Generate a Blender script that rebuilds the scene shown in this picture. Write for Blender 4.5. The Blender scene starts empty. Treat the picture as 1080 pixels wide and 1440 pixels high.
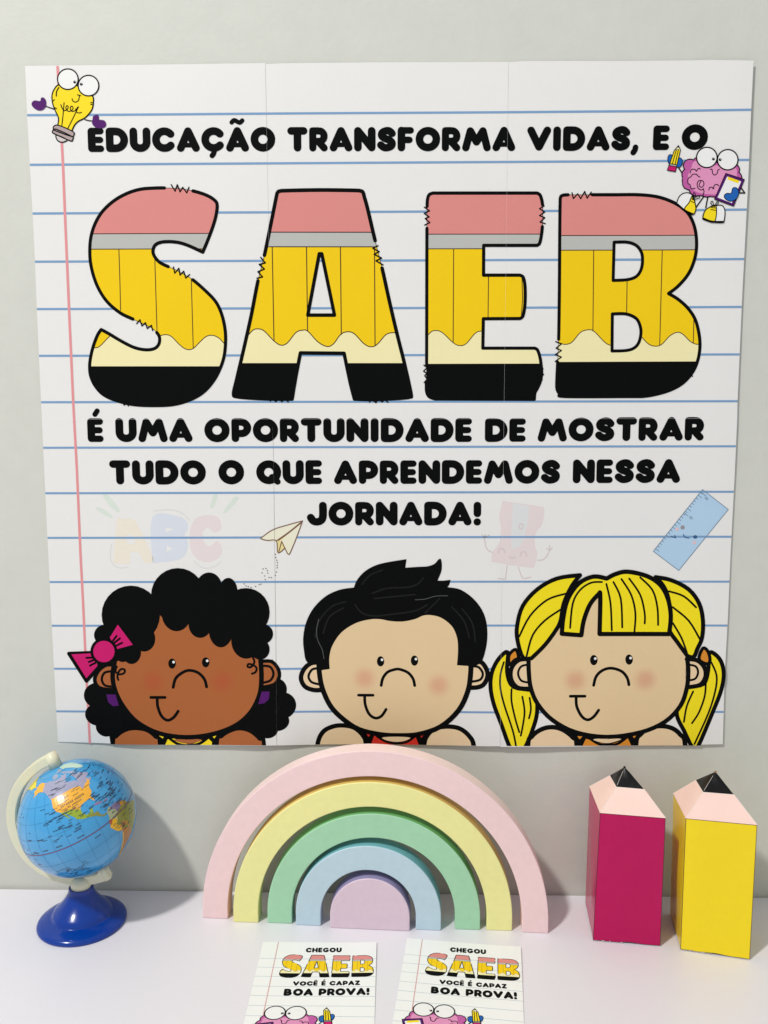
import bpy, bmesh, math, random
from mathutils import Vector, Matrix
from mathutils.geometry import delaunay_2d_cdt
random.seed(4)
S = bpy.context.scene
COL = S.collection

# ------------------------------------------------------------ camera
# x right, z up (0 = table top), n towards the viewer (0 = wall); Blender = (x, -n, z)
F = 1230.0                                   # focal length in photo pixels (1080 x 1440)
CX, CZ, CN = 0.30789391, 0.45095647, 0.773337
R = ((0.9999255197, 0.0055669553, -0.0108611256),
     (0.0068097771, -0.9929934508, 0.1179730208),
     (-0.0101282761, -0.1180381960, -0.9929574021))
cam_data = bpy.data.cameras.new('camera')
cam = bpy.data.objects.new('camera', cam_data); COL.objects.link(cam)
cam_data.sensor_fit = 'VERTICAL'; cam_data.sensor_height = 24.0; cam_data.lens = F/1440*24.0
cam_data.clip_start = 0.01; cam_data.clip_end = 50
rx = Vector((R[0][0], -R[0][2], R[0][1])); up = -Vector((R[1][0], -R[1][2], R[1][1])); fw = Vector((R[2][0], -R[2][2], R[2][1]))
M = Matrix((rx, up, -fw)).transposed().to_4x4(); M.translation = Vector((CX, -CN, CZ))
cam.matrix_world = M
S.camera = cam

# ------------------------------------------------------------ room light
world = bpy.data.worlds.new("World"); S.world = world; world.use_nodes = True
bg = world.node_tree.nodes['Background']
bg.inputs['Color'].default_value = (0.93, 0.96, 1.0, 1); bg.inputs['Strength'].default_value = 0.495
ld = bpy.data.lights.new('ceiling_lamp', 'AREA'); ld.shape = 'DISK'; ld.size = 0.22
ld.energy = 70; ld.color = (1.0, 0.98, 0.94)
lamp = bpy.data.objects.new('ceiling_lamp', ld); COL.objects.link(lamp)
LDIR = Vector((-0.3464, -0.470, 0.8123)).normalized()
lamp.location = Vector((0.05, -0.05, 0.10)) + LDIR*3.1
lamp.rotation_euler = (Vector((0.3, 0, 0.35)) - lamp.location).to_track_quat('-Z', 'Y').to_euler()
S.view_settings.view_transform = 'Standard'; S.view_settings.look = 'None'
S.view_settings.exposure = 0.0; S.view_settings.gamma = 1.0
S.render.resolution_x = 768; S.render.resolution_y = 1024

# ------------------------------------------------------------ helpers
def lin(c):
    return tuple(((v/255)/12.92 if v/255 <= .04045 else (((v/255)+.055)/1.055)**2.4) for v in c)

MATS = {}
def mat(name, rgb, rough=.5, spec=.4, coat=0.0, grain=.02, gscale=900, bump=0.0, bscale=300, bump2=0.0, b2scale=20, sheen=None, sss=0):
    if name in MATS: return MATS[name]
    m = bpy.data.materials.new(name); m.use_nodes = True; nt = m.node_tree; N = nt.nodes; L = nt.links
    b = N['Principled BSDF']; c = lin(rgb)
    b.inputs['Roughness'].default_value = rough; b.inputs['Specular IOR Level'].default_value = spec
    b.inputs['Coat Weight'].default_value = coat; b.inputs['Coat Roughness'].default_value = .12
    tc = N.new('ShaderNodeTexCoord')
    no = N.new('ShaderNodeTexNoise'); no.inputs['Scale'].default_value = gscale; no.inputs['Detail'].default_value = 3
    L.new(tc.outputs['Object'], no.inputs['Vector'])
    n2 = N.new('ShaderNodeTexNoise'); n2.inputs['Scale'].default_value = 14; n2.inputs['Detail'].default_value = 4
    L.new(tc.outputs['Object'], n2.inputs['Vector'])
    ad = N.new('ShaderNodeMath'); ad.operation = 'ADD'; L.new(no.outputs['Fac'], ad.inputs[0]); L.new(n2.outputs['Fac'], ad.inputs[1])
    mr = N.new('ShaderNodeMapRange'); mr.inputs[1].default_value = .6; mr.inputs[2].default_value = 1.4
    mr.inputs[3].default_value = 1-grain; mr.inputs[4].default_value = 1+grain; L.new(ad.outputs[0], mr.inputs[0])
    mx = N.new('ShaderNodeVectorMath'); mx.operation = 'SCALE'; mx.inputs[0].default_value = c; L.new(mr.outputs[0], mx.inputs['Scale'])
    L.new(mx.outputs[0], b.inputs['Base Color'])
    if bump or bump2:
        prev = None
        for amt, sc, dist in ((bump, bscale, .0004), (bump2, b2scale, .004)):
            if not amt: continue
            nb = N.new('ShaderNodeTexNoise'); nb.inputs['Scale'].default_value = sc; nb.inputs['Detail'].default_value = 3
            L.new(tc.outputs['Object'], nb.inputs['Vector'])
            bp = N.new('ShaderNodeBump'); bp.inputs['Strength'].default_value = amt; bp.inputs['Distance'].default_value = dist
            L.new(nb.outputs['Fac'], bp.inputs['Height'])
            if prev: L.new(prev.outputs[0], bp.inputs['Normal'])
            prev = bp
        L.new(prev.outputs[0], b.inputs['Normal'])
    MATS[name] = m; return m

def ink(name, rgb, rough=.5, spec=.2):     # flat print on paper: same slight waviness as the sheet
    return mat('ink_'+name, rgb, rough, spec, grain=.025, gscale=700, bump2=.16, b2scale=8)

def link(name, verts, faces, m, parent=None, smooth=False):
    me = bpy.data.meshes.new(name); me.from_pydata(verts, [], faces); me.update()
    if m: me.materials.append(m)
    if smooth: me.polygons.foreach_set('use_smooth', [True]*len(me.polygons))
    o = bpy.data.objects.new(name, me); COL.objects.link(o)
    if parent: o.parent = parent
    return o

def bm_link(name, bm, m, parent=None, smooth=False):
    me = bpy.data.meshes.new(name); bm.to_mesh(me); bm.free()
    if m: me.materials.append(m)
    if smooth: me.polygons.foreach_set('use_smooth', [True]*len(me.polygons))
    o = bpy.data.objects.new(name, me); COL.objects.link(o)
    if parent: o.parent = parent
    return o

def empty(name, loc, label, cat, group=None, rot=(0, 0, 0)):
    o = bpy.data.objects.new(name, None); COL.objects.link(o); o.empty_display_size = .02
    o.location = loc; o.rotation_euler = rot; o['label'] = label; o['category'] = cat
    if group: o['group'] = group
    return o

def area2(p): return sum(p[i-1][0]*p[i][1]-p[i][0]*p[i-1][1] for i in range(len(p)))

def crom(pts, closed=False, n=5):
    """Catmull-Rom through points; a point given as (x, y, 1) is a sharp corner."""
    N = len(pts); out = []
    segs = N if closed else N-1
    for i in range(segs):
        p1 = pts[i]; p2 = pts[(i+1) % N]
        p0 = pts[i-1] if (closed or i > 0) else p1
        p3 = pts[(i+2) % N] if (closed or i+2 < N) else p2
        if len(p1) > 2: p0 = p1
        if len(p2) > 2: p3 = p2
        if len(p1) > 2 and len(p2) > 2: out.append((p1[0], p1[1])); continue
        for k in range(n):
            t = k/n; t2 = t*t; t3 = t2*t
            out.append(tuple(.5*((2*p1[a])+(-p0[a]+p2[a])*t+(2*p0[a]-5*p1[a]+4*p2[a]-p3[a])*t2+(-p0[a]+3*p1[a]-3*p2[a]+p3[a])*t3) for a in (0, 1)))
    if not closed: out.append((pts[-1][0], pts[-1][1]))
    return out

def ell(cx, cy, rx, ry=None, n=28, a0=0, a1=360, rot=0):
    ry = ry or rx; r = math.radians(rot); o = []
    full = abs(a1-a0) >= 360
    for k in range(n if full else n+1):
        a = math.radians(a0+(a1-a0)*k/n); x = rx*math.cos(a); y = ry*math.sin(a)
        o.append((cx+x*math.cos(r)-y*math.sin(r), cy+x*math.sin(r)+y*math.cos(r)))
    return o

def stroke_polys(pts, hw, closed=False):
    """polygons (mm) whose union is a round stroke of half width hw along pts"""
    out = []; n = len(pts); m = n if closed else n-1
    k = 8 if hw < .6 else 14
    for i in range(m):
        a = pts[i]; b = pts[(i+1) % n]; dx = b[0]-a[0]; dy = b[1]-a[1]; d = math.hypot(dx, dy)
        if d < 1e-6: continue
        w_ = hw*(1+.0035*((i*7) % 5)); nx, ny = -dy/d*w_, dx/d*w_
        a = (a[0]-dx/d*hw*.02, a[1]-dy/d*hw*.02); b = (b[0]+dx/d*hw*.023, b[1]+dy/d*hw*.023)
        out.append([(a[0]+nx, a[1]+ny), (a[0]-nx, a[1]-ny), (b[0]-nx, b[1]-ny), (b[0]+nx, b[1]+ny)])
    for i in range(n):
        if 0 < i < n-1 or closed:           # a joint only needs a disc where the line turns
            a, b, c = pts[i-1], pts[i], pts[(i+1) % n]
            t = abs(math.atan2((b[0]-a[0])*(c[1]-b[1])-(b[1]-a[1])*(c[0]-b[0]), (b[0]-a[0])*(c[0]-b[0])+(b[1]-a[1])*(c[1]-b[1])))
            if t*hw < .012: continue
        out.append(ell(pts[i][0], pts[i][1], hw*.998, n=k, rot=3.1*i))
    return out

def inside(p, x, y):
    c = False; x1, y1 = p[-1]
    for x2, y2 in p:
        if (y1 > y) != (y2 > y) and x < (x2-x1)*(y-y1)/(y2-y1)+x1: c = not c
        x1, y1 = x2, y2
    return c

def cdt2(keep, clip=None, cut=None, grid=10.0, gridon=True):
    """triangles of union(keep) ∩ union(clip) − union(cut), all also split along a fixed grid (mm)"""
    V = []; Ed = []; Fc = []; kind = []
    def add(polys, k):
        for p in polys:
            if abs(area2(p)) < 1e-5: continue
            if area2(p) < 0: p = p[::-1]
            i0 = len(V); V.extend(p); Fc.append(list(range(i0, i0+len(p)))); kind.append(k)
    add(keep, 0)
    if not V: return [], []
    x0 = min(v[0] for v in V); x1 = max(v[0] for v in V); y0 = min(v[1] for v in V); y1 = max(v[1] for v in V)
    def near(p): return not (max(q[0] for q in p) < x0 or min(q[0] for q in p) > x1 or max(q[1] for q in p) < y0 or min(q[1] for q in p) > y1)
    if clip: add(clip, 1)
    if cut: add([c for c in cut if near(c)], 2)
    if gridon:
        g = grid; i0 = math.floor(x0/g); i1 = math.ceil(x1/g); j0 = math.floor(y0/g); j1 = math.ceil(y1/g)
        e = .003
        idx = {}
        for i in range(i0, i1+1):
            for j in range(j0, j1+1):
                idx[(i, j)] = len(V); V.append((i*g, j*g))
        for i in range(i0, i1+1):
            for j in range(j0, j1+1):
                for d in ((1, 0), (0, 1), (1, 1)):
                    q = (i+d[0], j+d[1])
                    if q in idx: Ed.append((idx[(i, j)], idx[q]))
    vo, eo, fo, ov, oe, of = delaunay_2d_cdt([Vector(v) for v in V], Ed, Fc, 0, 1e-4)
    tri = []
    P_ = [[V[i] for i in f] for f in Fc]
    for f, src in zip(fo, of):
        if not src: continue
        x = sum(vo[i][0] for i in f)/3; y = sum(vo[i][1] for i in f)/3
        ks = {kind[s] for s in src if inside(P_[s], x, y)}
        if 0 in ks and 2 not in ks and (not clip or 1 in ks): tri.append(list(f))
    used = sorted({i for t in tri for i in t}); mp = {u: k for k, u in enumerate(used)}
    return [(vo[u][0], vo[u][1]) for u in used], [[mp[i] for i in t] for t in tri]

class Canvas:
    """a printed surface. frame(x,y) turns tracing coordinates into mm on the sheet, place(a,b,level) mm into the parent's space"""
    grid = 10.0; gridon = True
    def __init__(s, root, place, frame=None, clip=None, cut=None, flip=False):
        s.root = root; s.place = place; s.frame = frame; s.clip = clip; s.cut = cut; s.flip = flip; s.ws = None
    def use(s, frame, at=(500, 500)):
        s.frame = frame
        a = frame(*at); b = frame(at[0]+10, at[1]); s.ws = math.hypot(b[0]-a[0], b[1]-a[1])/10
        return s
    def P(s, pts): return [s.frame(p[0], p[1]) for p in pts]
    def emit(s, name, m, polys, level, parent=None, clip=None, cut=None, cuts=True, mm=False):
        if not mm: polys = [s.P(p) for p in polys]
        cl = None
        if clip: cl = [s.P(p) for p in clip]
        elif s.clip:
            xs = [q[0] for p in polys for q in p]; ys = [q[1] for p in polys for q in p]
            c = s.clip
            if min(xs) < c[0] or max(xs) > c[2] or min(ys) < c[1] or max(ys) > c[3]:
                cl = [[(c[0], c[1]), (c[2], c[1]), (c[2], c[3]), (c[0], c[3])]]
        ct = ([s.P(p) for p in cut] if cut else []) + (s.cut if (s.cut and cuts) else [])
        v, f = cdt2(polys, cl, ct, s.grid, s.gridon)
        if not f: return None
        if s.flip: f = [t[::-1] for t in f]
        return link(name, [s.place(a, b, level) for a, b in v], f, m, parent or s.root)
    def fill(s, name, m, pts, level, parent=None, smooth=True, **k):
        return s.emit(name, m, [crom(pts, True) if smooth else pts], level, parent, **k)
    def line(s, name, m, lines, w, level, parent=None, smooth=True, closed=False, extra=None, **k):
        polys = []
        w = w*1.42 if w < 12 else w*1.14
        for l in lines:
            l = crom(l, closed, 4) if smooth else [p[:2] for p in l]
            polys += stroke_polys(s.P(l), w*s.ws/2, closed)
        if extra: polys += [s.P(p) for p in extra]
        return s.emit(name, m, polys, level, parent, mm=True, **k)

# ------------------------------------------------------------ rounded heavy lettering (stroke skeletons, cap height 1)
H = .15
def arc(cx, cy, r, a0, a1, ry=None, n=14): return ell(cx, cy, r, ry, n=n, a0=a0, a1=a1)
def bx(x0, y0, x1, y1): return ('poly', [(x0, y0), (x1, y0), (x1, y1), (x0, y1)])
G = {
 'E': (.66, [([(.15,.15),(.15,.85)],H),([(.15,.865),(.52,.865)],.13),([(.15,.5),(.50,.5)],.125),([(.15,.135),(.52,.135)],.13),bx(.05,.02,.3,.2),bx(.02,.05,.3,.2),bx(.05,.8,.3,.98),bx(.02,.8,.3,.95)]),
 'D': (.90, [([(.15,.15),(.15,.85),(.40,.85)]+arc(.40,.5,.35,90,-90)+[(.15,.15)],H),bx(.05,.02,.3,.2),bx(.02,.05,.3,.2),bx(.05,.8,.3,.98),bx(.02,.8,.3,.95)]),
 'U': (.84, [([(.15,.85)]+arc(.42,.40,.27,180,360,.25)+[(.69,.85)],H)]),
 'C': (.93, [(arc(.5,.5,.35,42,318,n=22),H)]),
 'A': (.93, [([(.15,.15),(.465,.85),(.78,.15)],H),([(.25,.27),(.68,.27)],.09)]),
 'O': (1.0, [(arc(.5,.5,.35,0,360,n=30),H)]),
 'T': (.82, [([(.15,.85),(.67,.85)],H),([(.41,.85),(.41,.15)],H)]),
 'R': (.76, [([(.14,.14),(.14,.85),(.40,.85)]+arc(.40,.63,.21,90,-90,.22,10)+[(.14,.41)],.14),([(.36,.42),(.61,.14)],.14),bx(.05,.8,.3,.985),bx(.01,.8,.3,.95)]),
 'N': (.87, [([(.15,.15),(.15,.85),(.72,.15),(.72,.85)],H)]),
 'S': (.76, [(crom([(.61,.74),(.50,.84),(.36,.85),(.20,.77),(.18,.64),(.30,.54),(.46,.48),(.60,.37),(.58,.22),(.42,.15),(.27,.16),(.14,.26)]),.145)]),
 'F': (.66, [([(.15,.15),(.15,.86)],H),([(.15,.865),(.53,.865)],.13),([(.15,.47),(.48,.47)],.13),bx(.05,.8,.3,.98),bx(.02,.8,.3,.95)]),
 'M': (1.16, [([(.14,.14),(.32,.84),(.58,.38),(.84,.84),(1.02,.14)],.145)]),
 'V': (.97, [([(.15,.85),(.485,.17),(.82,.85)],H)]),
 'I': (.34, [([(.17,.15),(.17,.85)],H)]),
 ',': (.28, [([(.15,.13),(.13,.02),(.06,-.09)],.11)]),
 'P': (.78, [([(.15,.15),(.15,.85),(.40,.85)]+arc(.40,.6,.24,90,-90,.24,10)+[(.15,.36)],.145),bx(.05,.8,.3,.985),bx(.01,.8,.3,.95)]),
 'Q': (.97, [(arc(.49,.5,.345,0,360,n=30),H),([(.62,.3),(.84,.10)],.12)]),
 'J': (.79, [(crom([(.64,.85),(.64,.42),(.57,.22),(.39,.15),(.23,.2),(.14,.34)]),H)]),
 '!': (.31, [([(.155,.85),(.155,.50)],.145),([(.155,.14),(.155,.145)],.145)]),
 'B': (.86, [([(.15,.15),(.15,.85),(.42,.85)]+arc(.42,.67,.17,90,-90,.18,8)+[(.3,.49)],.14),([(.15,.15),(.46,.15)]+arc(.46,.33,.22,-90,90,.17,8)+[(.3,.5)],.14),bx(.05,.02,.3,.2),bx(.02,.05,.3,.2),bx(.05,.8,.3,.98),bx(.02,.8,.3,.95)]),
 'G': (.98, [(arc(.5,.5,.35,48,335,n=22),.14),([(.58,.42),(.83,.42),(.83,.32)],.12)]),
 'H': (.88, [([(.15,.15),(.15,.85)],H),([(.73,.15),(.73,.85)],H),([(.15,.5),(.73,.5)],.14)]),
 'Z': (.80, [([(.16,.86),(.62,.86),(.18,.14),(.66,.14)],.14)]),
 'Í': None,
}
G['Ç'] = (G['C'][0], G['C'][1]+[([(.52,.02),(.48,-.10),(.42,-.17)],.10)])
G['Ã'] = (G['A'][0], G['A'][1]+[(crom([(.24,1.20),(.34,1.29),(.46,1.24),(.58,1.19),(.68,1.28)]),.085)])
G['É'] = (G['E'][0], G['E'][1]+[([(.33,1.17),(.43,1.32)],.10)])
G['Ê'] = (G['E'][0], G['E'][1]+[([(.14,1.14),(.33,1.28),(.52,1.14)],.07)])
def glyph_polys(ch, org, ex, ey, wt=1.0):
    out = []
    def T(p): return (org[0]+p[0]*ex[0]+p[1]*ey[0], org[1]+p[0]*ex[1]+p[1]*ey[1])
    for st in G[ch][1]:
        if st[0] == 'poly': out.append([T(p) for p in st[1]]); continue
        for q in stroke_polys([(p[0]*20, p[1]*20) for p in st[0]], st[1]*21.2*wt): out.append([T((a/20, b/20)) for a, b in q])
    return out
def write(cv, text, x0, x1, tl, bl, tr, br, m, level, name='printed_letter', wt=1.0, parent=None, one=False):
    """text between x0 and x1; tops and bottoms given at x0 (tl, bl) and x1 (tr, br), in tracing coordinates"""
    gap = .085; W = 0
    for i, ch in enumerate(text): W += (.42 if ch == ' ' else G[ch][0]) + (gap if i < len(text)-1 else 0)
    B0 = cv.frame(x0, bl); B1 = cv.frame(x1, br); T0 = cv.frame(x0, tl)
    ex = ((B1[0]-B0[0])/W, (B1[1]-B0[1])/W); ey = (T0[0]-B0[0], T0[1]-B0[1])
    # keep letters upright to the line
    l = math.hypot(*ex); hh = abs(ex[0]*ey[1]-ex[1]*ey[0])/l; ey = (-ex[1]/l*hh, ex[0]/l*hh)
    x = 0; allp = []
    for ch in text:
        if ch == ' ': x += .42+gap; continue
        pol = glyph_polys(ch, (B0[0]+x*ex[0], B0[1]+x*ex[1]), ex, ey, wt)
        if one: allp += pol
        else: cv.emit(name, m, pol, level, parent, mm=True)
        x += G[ch][0]+gap
    if one: return cv.emit(name, m, allp, level, parent, mm=True)

def crop(x0, y0, s): return lambda x, y: (x0+x/s, y0+y/s)

# ------------------------------------------------------------ inks
BLK = ink('black', (8, 9, 9), .5, .06)
LINEB = ink('ruled_blue', (122, 158, 196)); MARG = ink('margin_pink', (226, 148, 150))
PINKE = ink('eraser_pink', (218, 138, 132)); GREY = ink('ferrule_grey', (186, 186, 181)); YEL = ink('pencil_yellow', (241, 202, 14))
CREAM = ink('wood_cream', (240, 231, 178)); THIN = ink('thin_line', (60, 34, 30)); WHITE = ink('white', (236, 236, 234))
BULBY = ink('bulb_yellow', (245, 218, 30)); PURP = ink('purple', (80, 14, 102)); CAPG = ink('bulb_cap', (176, 158, 156)); CAPL = ink('bulb_cap_light', (212, 202, 200))
BRAINP = ink('brain_pink', (222, 146, 186)); BRAIND = ink('brain_dark_pink', (190, 92, 160)); MITT = ink('mitten_blue', (28, 96, 176)); MAG = ink('magenta', (200, 20, 105))
SKINB = ink('brown_skin', (170, 98, 52)); SKINL = ink('light_skin', (226, 199, 156)); HAIRY = ink('hair_yellow', (242, 222, 26)); REDC = ink('red_collar', (206, 48, 36)); ORNG = ink('orange_collar', (215, 138, 42))
HAIRL = ink('hair_line', (17, 18, 19)); SKINP = ink('peach_skin', (231, 204, 165))

def blush_mat(name, base, spots, tint):
    """flat print with a soft round rosy dot: spots are object-space centres (x, z) and radius in metres"""
    m = base.copy(); m.name = name; nt = m.node_tree; N = nt.nodes; L = nt.links
    b = [n for n in N if n.type == 'BSDF_PRINCIPLED'][0]
    src = b.inputs['Base Color'].links[0].from_socket
    tc = N.new('ShaderNodeTexCoord')
    for (x, z, r) in spots:
        d = N.new('ShaderNodeVectorMath'); d.operation = 'DISTANCE'; d.inputs[1].default_value = (x, 0, z)
        mp = N.new('ShaderNodeVectorMath'); mp.operation = 'MULTIPLY'; mp.inputs[1].default_value = (1, 0, 1)
        L.new(tc.outputs['Object'], mp.inputs[0]); L.new(mp.outputs[0], d.inputs[0])
        mr = N.new('ShaderNodeMapRange'); mr.interpolation_type = 'SMOOTHERSTEP'
        mr.inputs[1].default_value = 0; mr.inputs[2].default_value = r*1.25; mr.inputs[3].default_value = .62; mr.inputs[4].default_value = 0
        L.new(d.outputs['Value'], mr.inputs[0])
        mx = N.new('ShaderNodeMix'); mx.data_type = 'RGBA'; L.new(mr.outputs[0], mx.inputs['Factor'])
        L.new(src, mx.inputs['A']); mx.inputs['B'].default_value = (*lin(tint), 1); src = mx.outputs['Result']
    L.new(src, b.inputs['Base Color']); return m

# ------------------------------------------------------------ wall and table
def wall_and_table():
    mw = mat('wall_paint', (207, 208, 199), .55, .3, grain=.03, gscale=60, bump=.5, bscale=180, bump2=.2, b2scale=7)
    bm = bmesh.new()
    # painted board wall: one wide board, a narrow joint near the right, then the next board
    for x0, x1 in ((-1.6, .6655), (.6668, 2.2)):
        r = bmesh.ops.create_cube(bm, size=1)
        bmesh.ops.scale(bm, verts=r['verts'], vec=(x1-x0, .03, 2.6)); bmesh.ops.translate(bm, verts=r['verts'], vec=((x0+x1)/2, .015, .9))
    r = bmesh.ops.create_cube(bm, size=1)
    bmesh.ops.scale(bm, verts=r['verts'], vec=(3.8, .01, 2.6)); bmesh.ops.translate(bm, verts=r['verts'], vec=(.3, .0365, .9))
    o = bm_link('wall', bm, mw); o['kind'] = 'structure'
    mt = mat('table_white', (226, 223, 228), .34, .45, grain=.012, gscale=300, bump=.05, bscale=120, bump2=.10, b2scale=7)
    bm = bmesh.new(); r = bmesh.ops.create_cube(bm, size=1)
    bmesh.ops.scale(bm, verts=r['verts'], vec=(3.0, .899, .03)); bmesh.ops.translate(bm, verts=r['verts'], vec=(.35, -.4505, -.015))
    bmesh.ops.bevel(bm, geom=bm.edges[:], offset=.002, segments=2, affect='EDGES')
    o = bm_link('table', bm, mt); o['kind'] = 'structure'
wall_and_table()

# ------------------------------------------------------------ poster
PW, PH = 611.1, 594.0
DE = .0079
POS = (0.0, 0.0, 0.14210834)
poster = empty('poster', POS, 'large white poster with SAEB in pencil letters and three cartoon children on the wall', 'poster', rot=(0, -DE, 0))
# rotation about Y: Blender +Y rotation turns x towards -z, so -DE lifts +x
cs, sn = math.cos(DE), math.sin(DE)
def px_to_sheet(px, py):
    a, b = (px-540)/F, (py-720)/F
    d = [R[0][i]*a+R[1][i]*b+R[2][i] for i in range(3)]       # (x, z, n)
    s = (0.0015-CN)/d[2]
    x = CX+s*d[0]; z = CZ+s*d[1]-POS[2]
    return ((x*cs+z*sn)*1000, (-x*sn+z*cs)*1000)
LB = [(0,.3),(30,1.0),(80,3.0),(150,3.2),(185,4.0),(205,3.2),(235,1.5),(260,1.0),(310,1.2),(350,2.5),(400,4.2),(430,4.4),(480,3.4),(530,2.4),(570,1.8),(611,1.0)]
def lift(u, v):
    """how far the paper stands off the wall (mm)"""
    for (a, p), (b, q) in zip(LB, LB[1:]):
        if u <= b: break
    t = min(1, max(0, (u-a)/(b-a))); t = t*t*(3-2*t); L0 = p+(q-p)*t
    w = max(0, 1-v/190)**2
    e = math.exp(-((u-PW)/45)**2)*(1.0+1.2*max(0, v/PH)**2)
    base = 1.2+.35*math.sin(u/47+v/90)*math.sin(v/61+1)
    return base*(1-w)+ (L0+.4)*w + e
GR = 10.0
_lc = {}
def lift_pl(u, v):
    i = math.floor(u/GR); j = math.floor(v/GR); fu = u/GR-i; fv = v/GR-j
    def g(a, b):
        if (a, b) not in _lc: _lc[(a, b)] = lift(a*GR, b*GR)
        return _lc[(a, b)]
    # cells are split along the (0,0)-(1,1) diagonal
    if fu >= fv: return g(i, j)+(g(i+1, j)-g(i, j))*fu+(g(i+1, j+1)-g(i+1, j))*fv
    return g(i, j)+(g(i, j+1)-g(i, j))*fv+(g(i+1, j+1)-g(i, j+1))*fu
DZ = .03
def place_poster(a, b, lv): return (a/1000, -(lift_pl(a, b)+DZ*lv)/1000, b/1000)
seam1_lo = [px_to_sheet(x, y) for x, y in ((383.2, 600), (384.6, 640), (386.2, 760), (388.2, 900), (389.6, 1047))]
gap = []
for a, b in zip(seam1_lo, seam1_lo[1:]): gap.append([(a[0]-.11, a[1]), (b[0]-.14, b[1]), (b[0]+.14, b[1]), (a[0]+.11, a[1])])
pc = Canvas(poster, place_poster, clip=(0, 0, PW, PH), cut=gap)
pc.grid = GR
PM = mat('poster_paper', (231, 230, 227), .46, .35, grain=.012, gscale=500, bump2=.16, b2scale=8)
# six sheets, solid paper
def sheet(pts, lv):
    v, f = cdt2([pts], None, gap, GR)
    n = len(v); th = .25
    V = [place_poster(a, b, lv) for a, b in v]; V += [(p[0], p[1]+th/1000, p[2]) for p in V]
    FF = [t for t in f] + [[i+n for i in t[::-1]] for t in f]
    cnt = {}
    for t in f:
        for k in range(3): cnt.setdefault(tuple(sorted((t[k], t[(k+1) % 3]))), []).append((t[k], t[(k+1) % 3]))
    for e, l in cnt.items():
        if len(l) == 1: a, b = l[0]; FF.append([b, a, a+n, b+n])
    o = link('paper_sheet', V, FF, PM, poster); return o
sx = lambda f: (lambda y: px_to_sheet(*f(y))[0])
def seg(pl, n=10): return [(pl[0][0]+(pl[1][0]-pl[0][0])*k/n, pl[0][1]+(pl[1][1]-pl[0][1])*k/n) for k in range(n)]
s1t, s1m, s1b = px_to_sheet(373, 89), px_to_sheet(383, 590), px_to_sheet(389.6, 1047)
s2t, s2m, s2b = px_to_sheet(715, 87), px_to_sheet(708.6, 589), px_to_sheet(702.8, 1047)
ml, mr_ = px_to_sheet(58.6, 590), px_to_sheet(1036, 588.5)
wob = lambda k: .35*math.sin(k*1.7)+.2*math.sin(k*3.1+1)
top = [px_to_sheet(34.8, 92.2), px_to_sheet(120, 91.3), px_to_sheet(240, 90.2), (s1t[0], px_to_sheet(373, 88.6)[1])]
top2 = [(s1t[0]+.2, px_to_sheet(373, 90.2)[1]), px_to_sheet(397, 88.9), px_to_sheet(540, 87.2), (s2t[0], px_to_sheet(715, 86.6)[1])]
top3 = [(s2t[0]+.2, px_to_sheet(715, 87.2)[1]), px_to_sheet(735, 85.6), px_to_sheet(870, 85.8), px_to_sheet(1000, 84.8), px_to_sheet(1058.6, 86.3)]
left = [px_to_sheet(*p) for p in ((34.8, 92.2), (38, 165), (47, 330), (52, 450), (58.6, 590), (66, 750), (71, 850), (81, 1043.5))]
right = [px_to_sheet(*p) for p in ((1058.6, 86.3), (1055, 160), (1050.5, 270), (1043, 420), (1036.5, 565), (1033, 660), (1027, 780), (1023.5, 860), (1018.5, 950), (1016, 1045.5))]
yl = lambda x: px_to_sheet(540, 590)[1]
c1 = (s1m[0], ml[1]); c2 = (s2m[0], (ml[1]+mr_[1])/2)
li = [p for p in left if p[1] > ml[1]+1]; lo_ = [p for p in left if p[1] < ml[1]-1]
ri = [p for p in right if p[1] > mr_[1]+1]; ro = [p for p in right if p[1] < mr_[1]-1]
bot = lambda pts: [px_to_sheet(*p) for p in pts]
b1 = bot([(81, 1044.5), (200, 1046.2), (300, 1047), (389.4, 1047)]); b2 = bot([(389.8, 1047.3), (540, 1047), (650, 1047.6), (702.6, 1047.6)]); b3 = bot([(703, 1048.4), (800, 1048.6), (930, 1047.5), (1015.9, 1046)])
sheet(top[::-1]+li[1:]+[ml, c1], -1.4)
sheet(top2[::-1]+[c1, c2], -.9)
sheet([c2, (s2t[0]+.2, top3[0][1])]+top3[1:]+ri[1:]+[mr_], -1.4)
sheet([ml]+lo_+b1[1:]+[c1], -.6)
sheet([c1, seam1_lo[-1]]+b2[1:]+[c2], -1.0)
sheet([c2, b3[0]]+b3[1:]+ro[::-1][1:]+[mr_], -.6)
# white cut edges of the overlapping sheets, lying over the print
EDGE = mat('cut_paper_edge', (240, 240, 238), .6, .2)
for nm, pts, w in (('sheet_edge', [s1t, px_to_sheet(378.2, 350)], .05), ('sheet_edge', [s2t, s2m], .06), ('sheet_edge', [s2m, s2b], .08), ('sheet_edge', [ml, c1, c2, mr_], .1)):
    pol = []
    for a, b in zip(pts, pts[1:]): pol += stroke_polys([a, b], w/2)
    pc.emit(nm, EDGE, pol, 13, mm=True, cuts=False)
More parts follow.
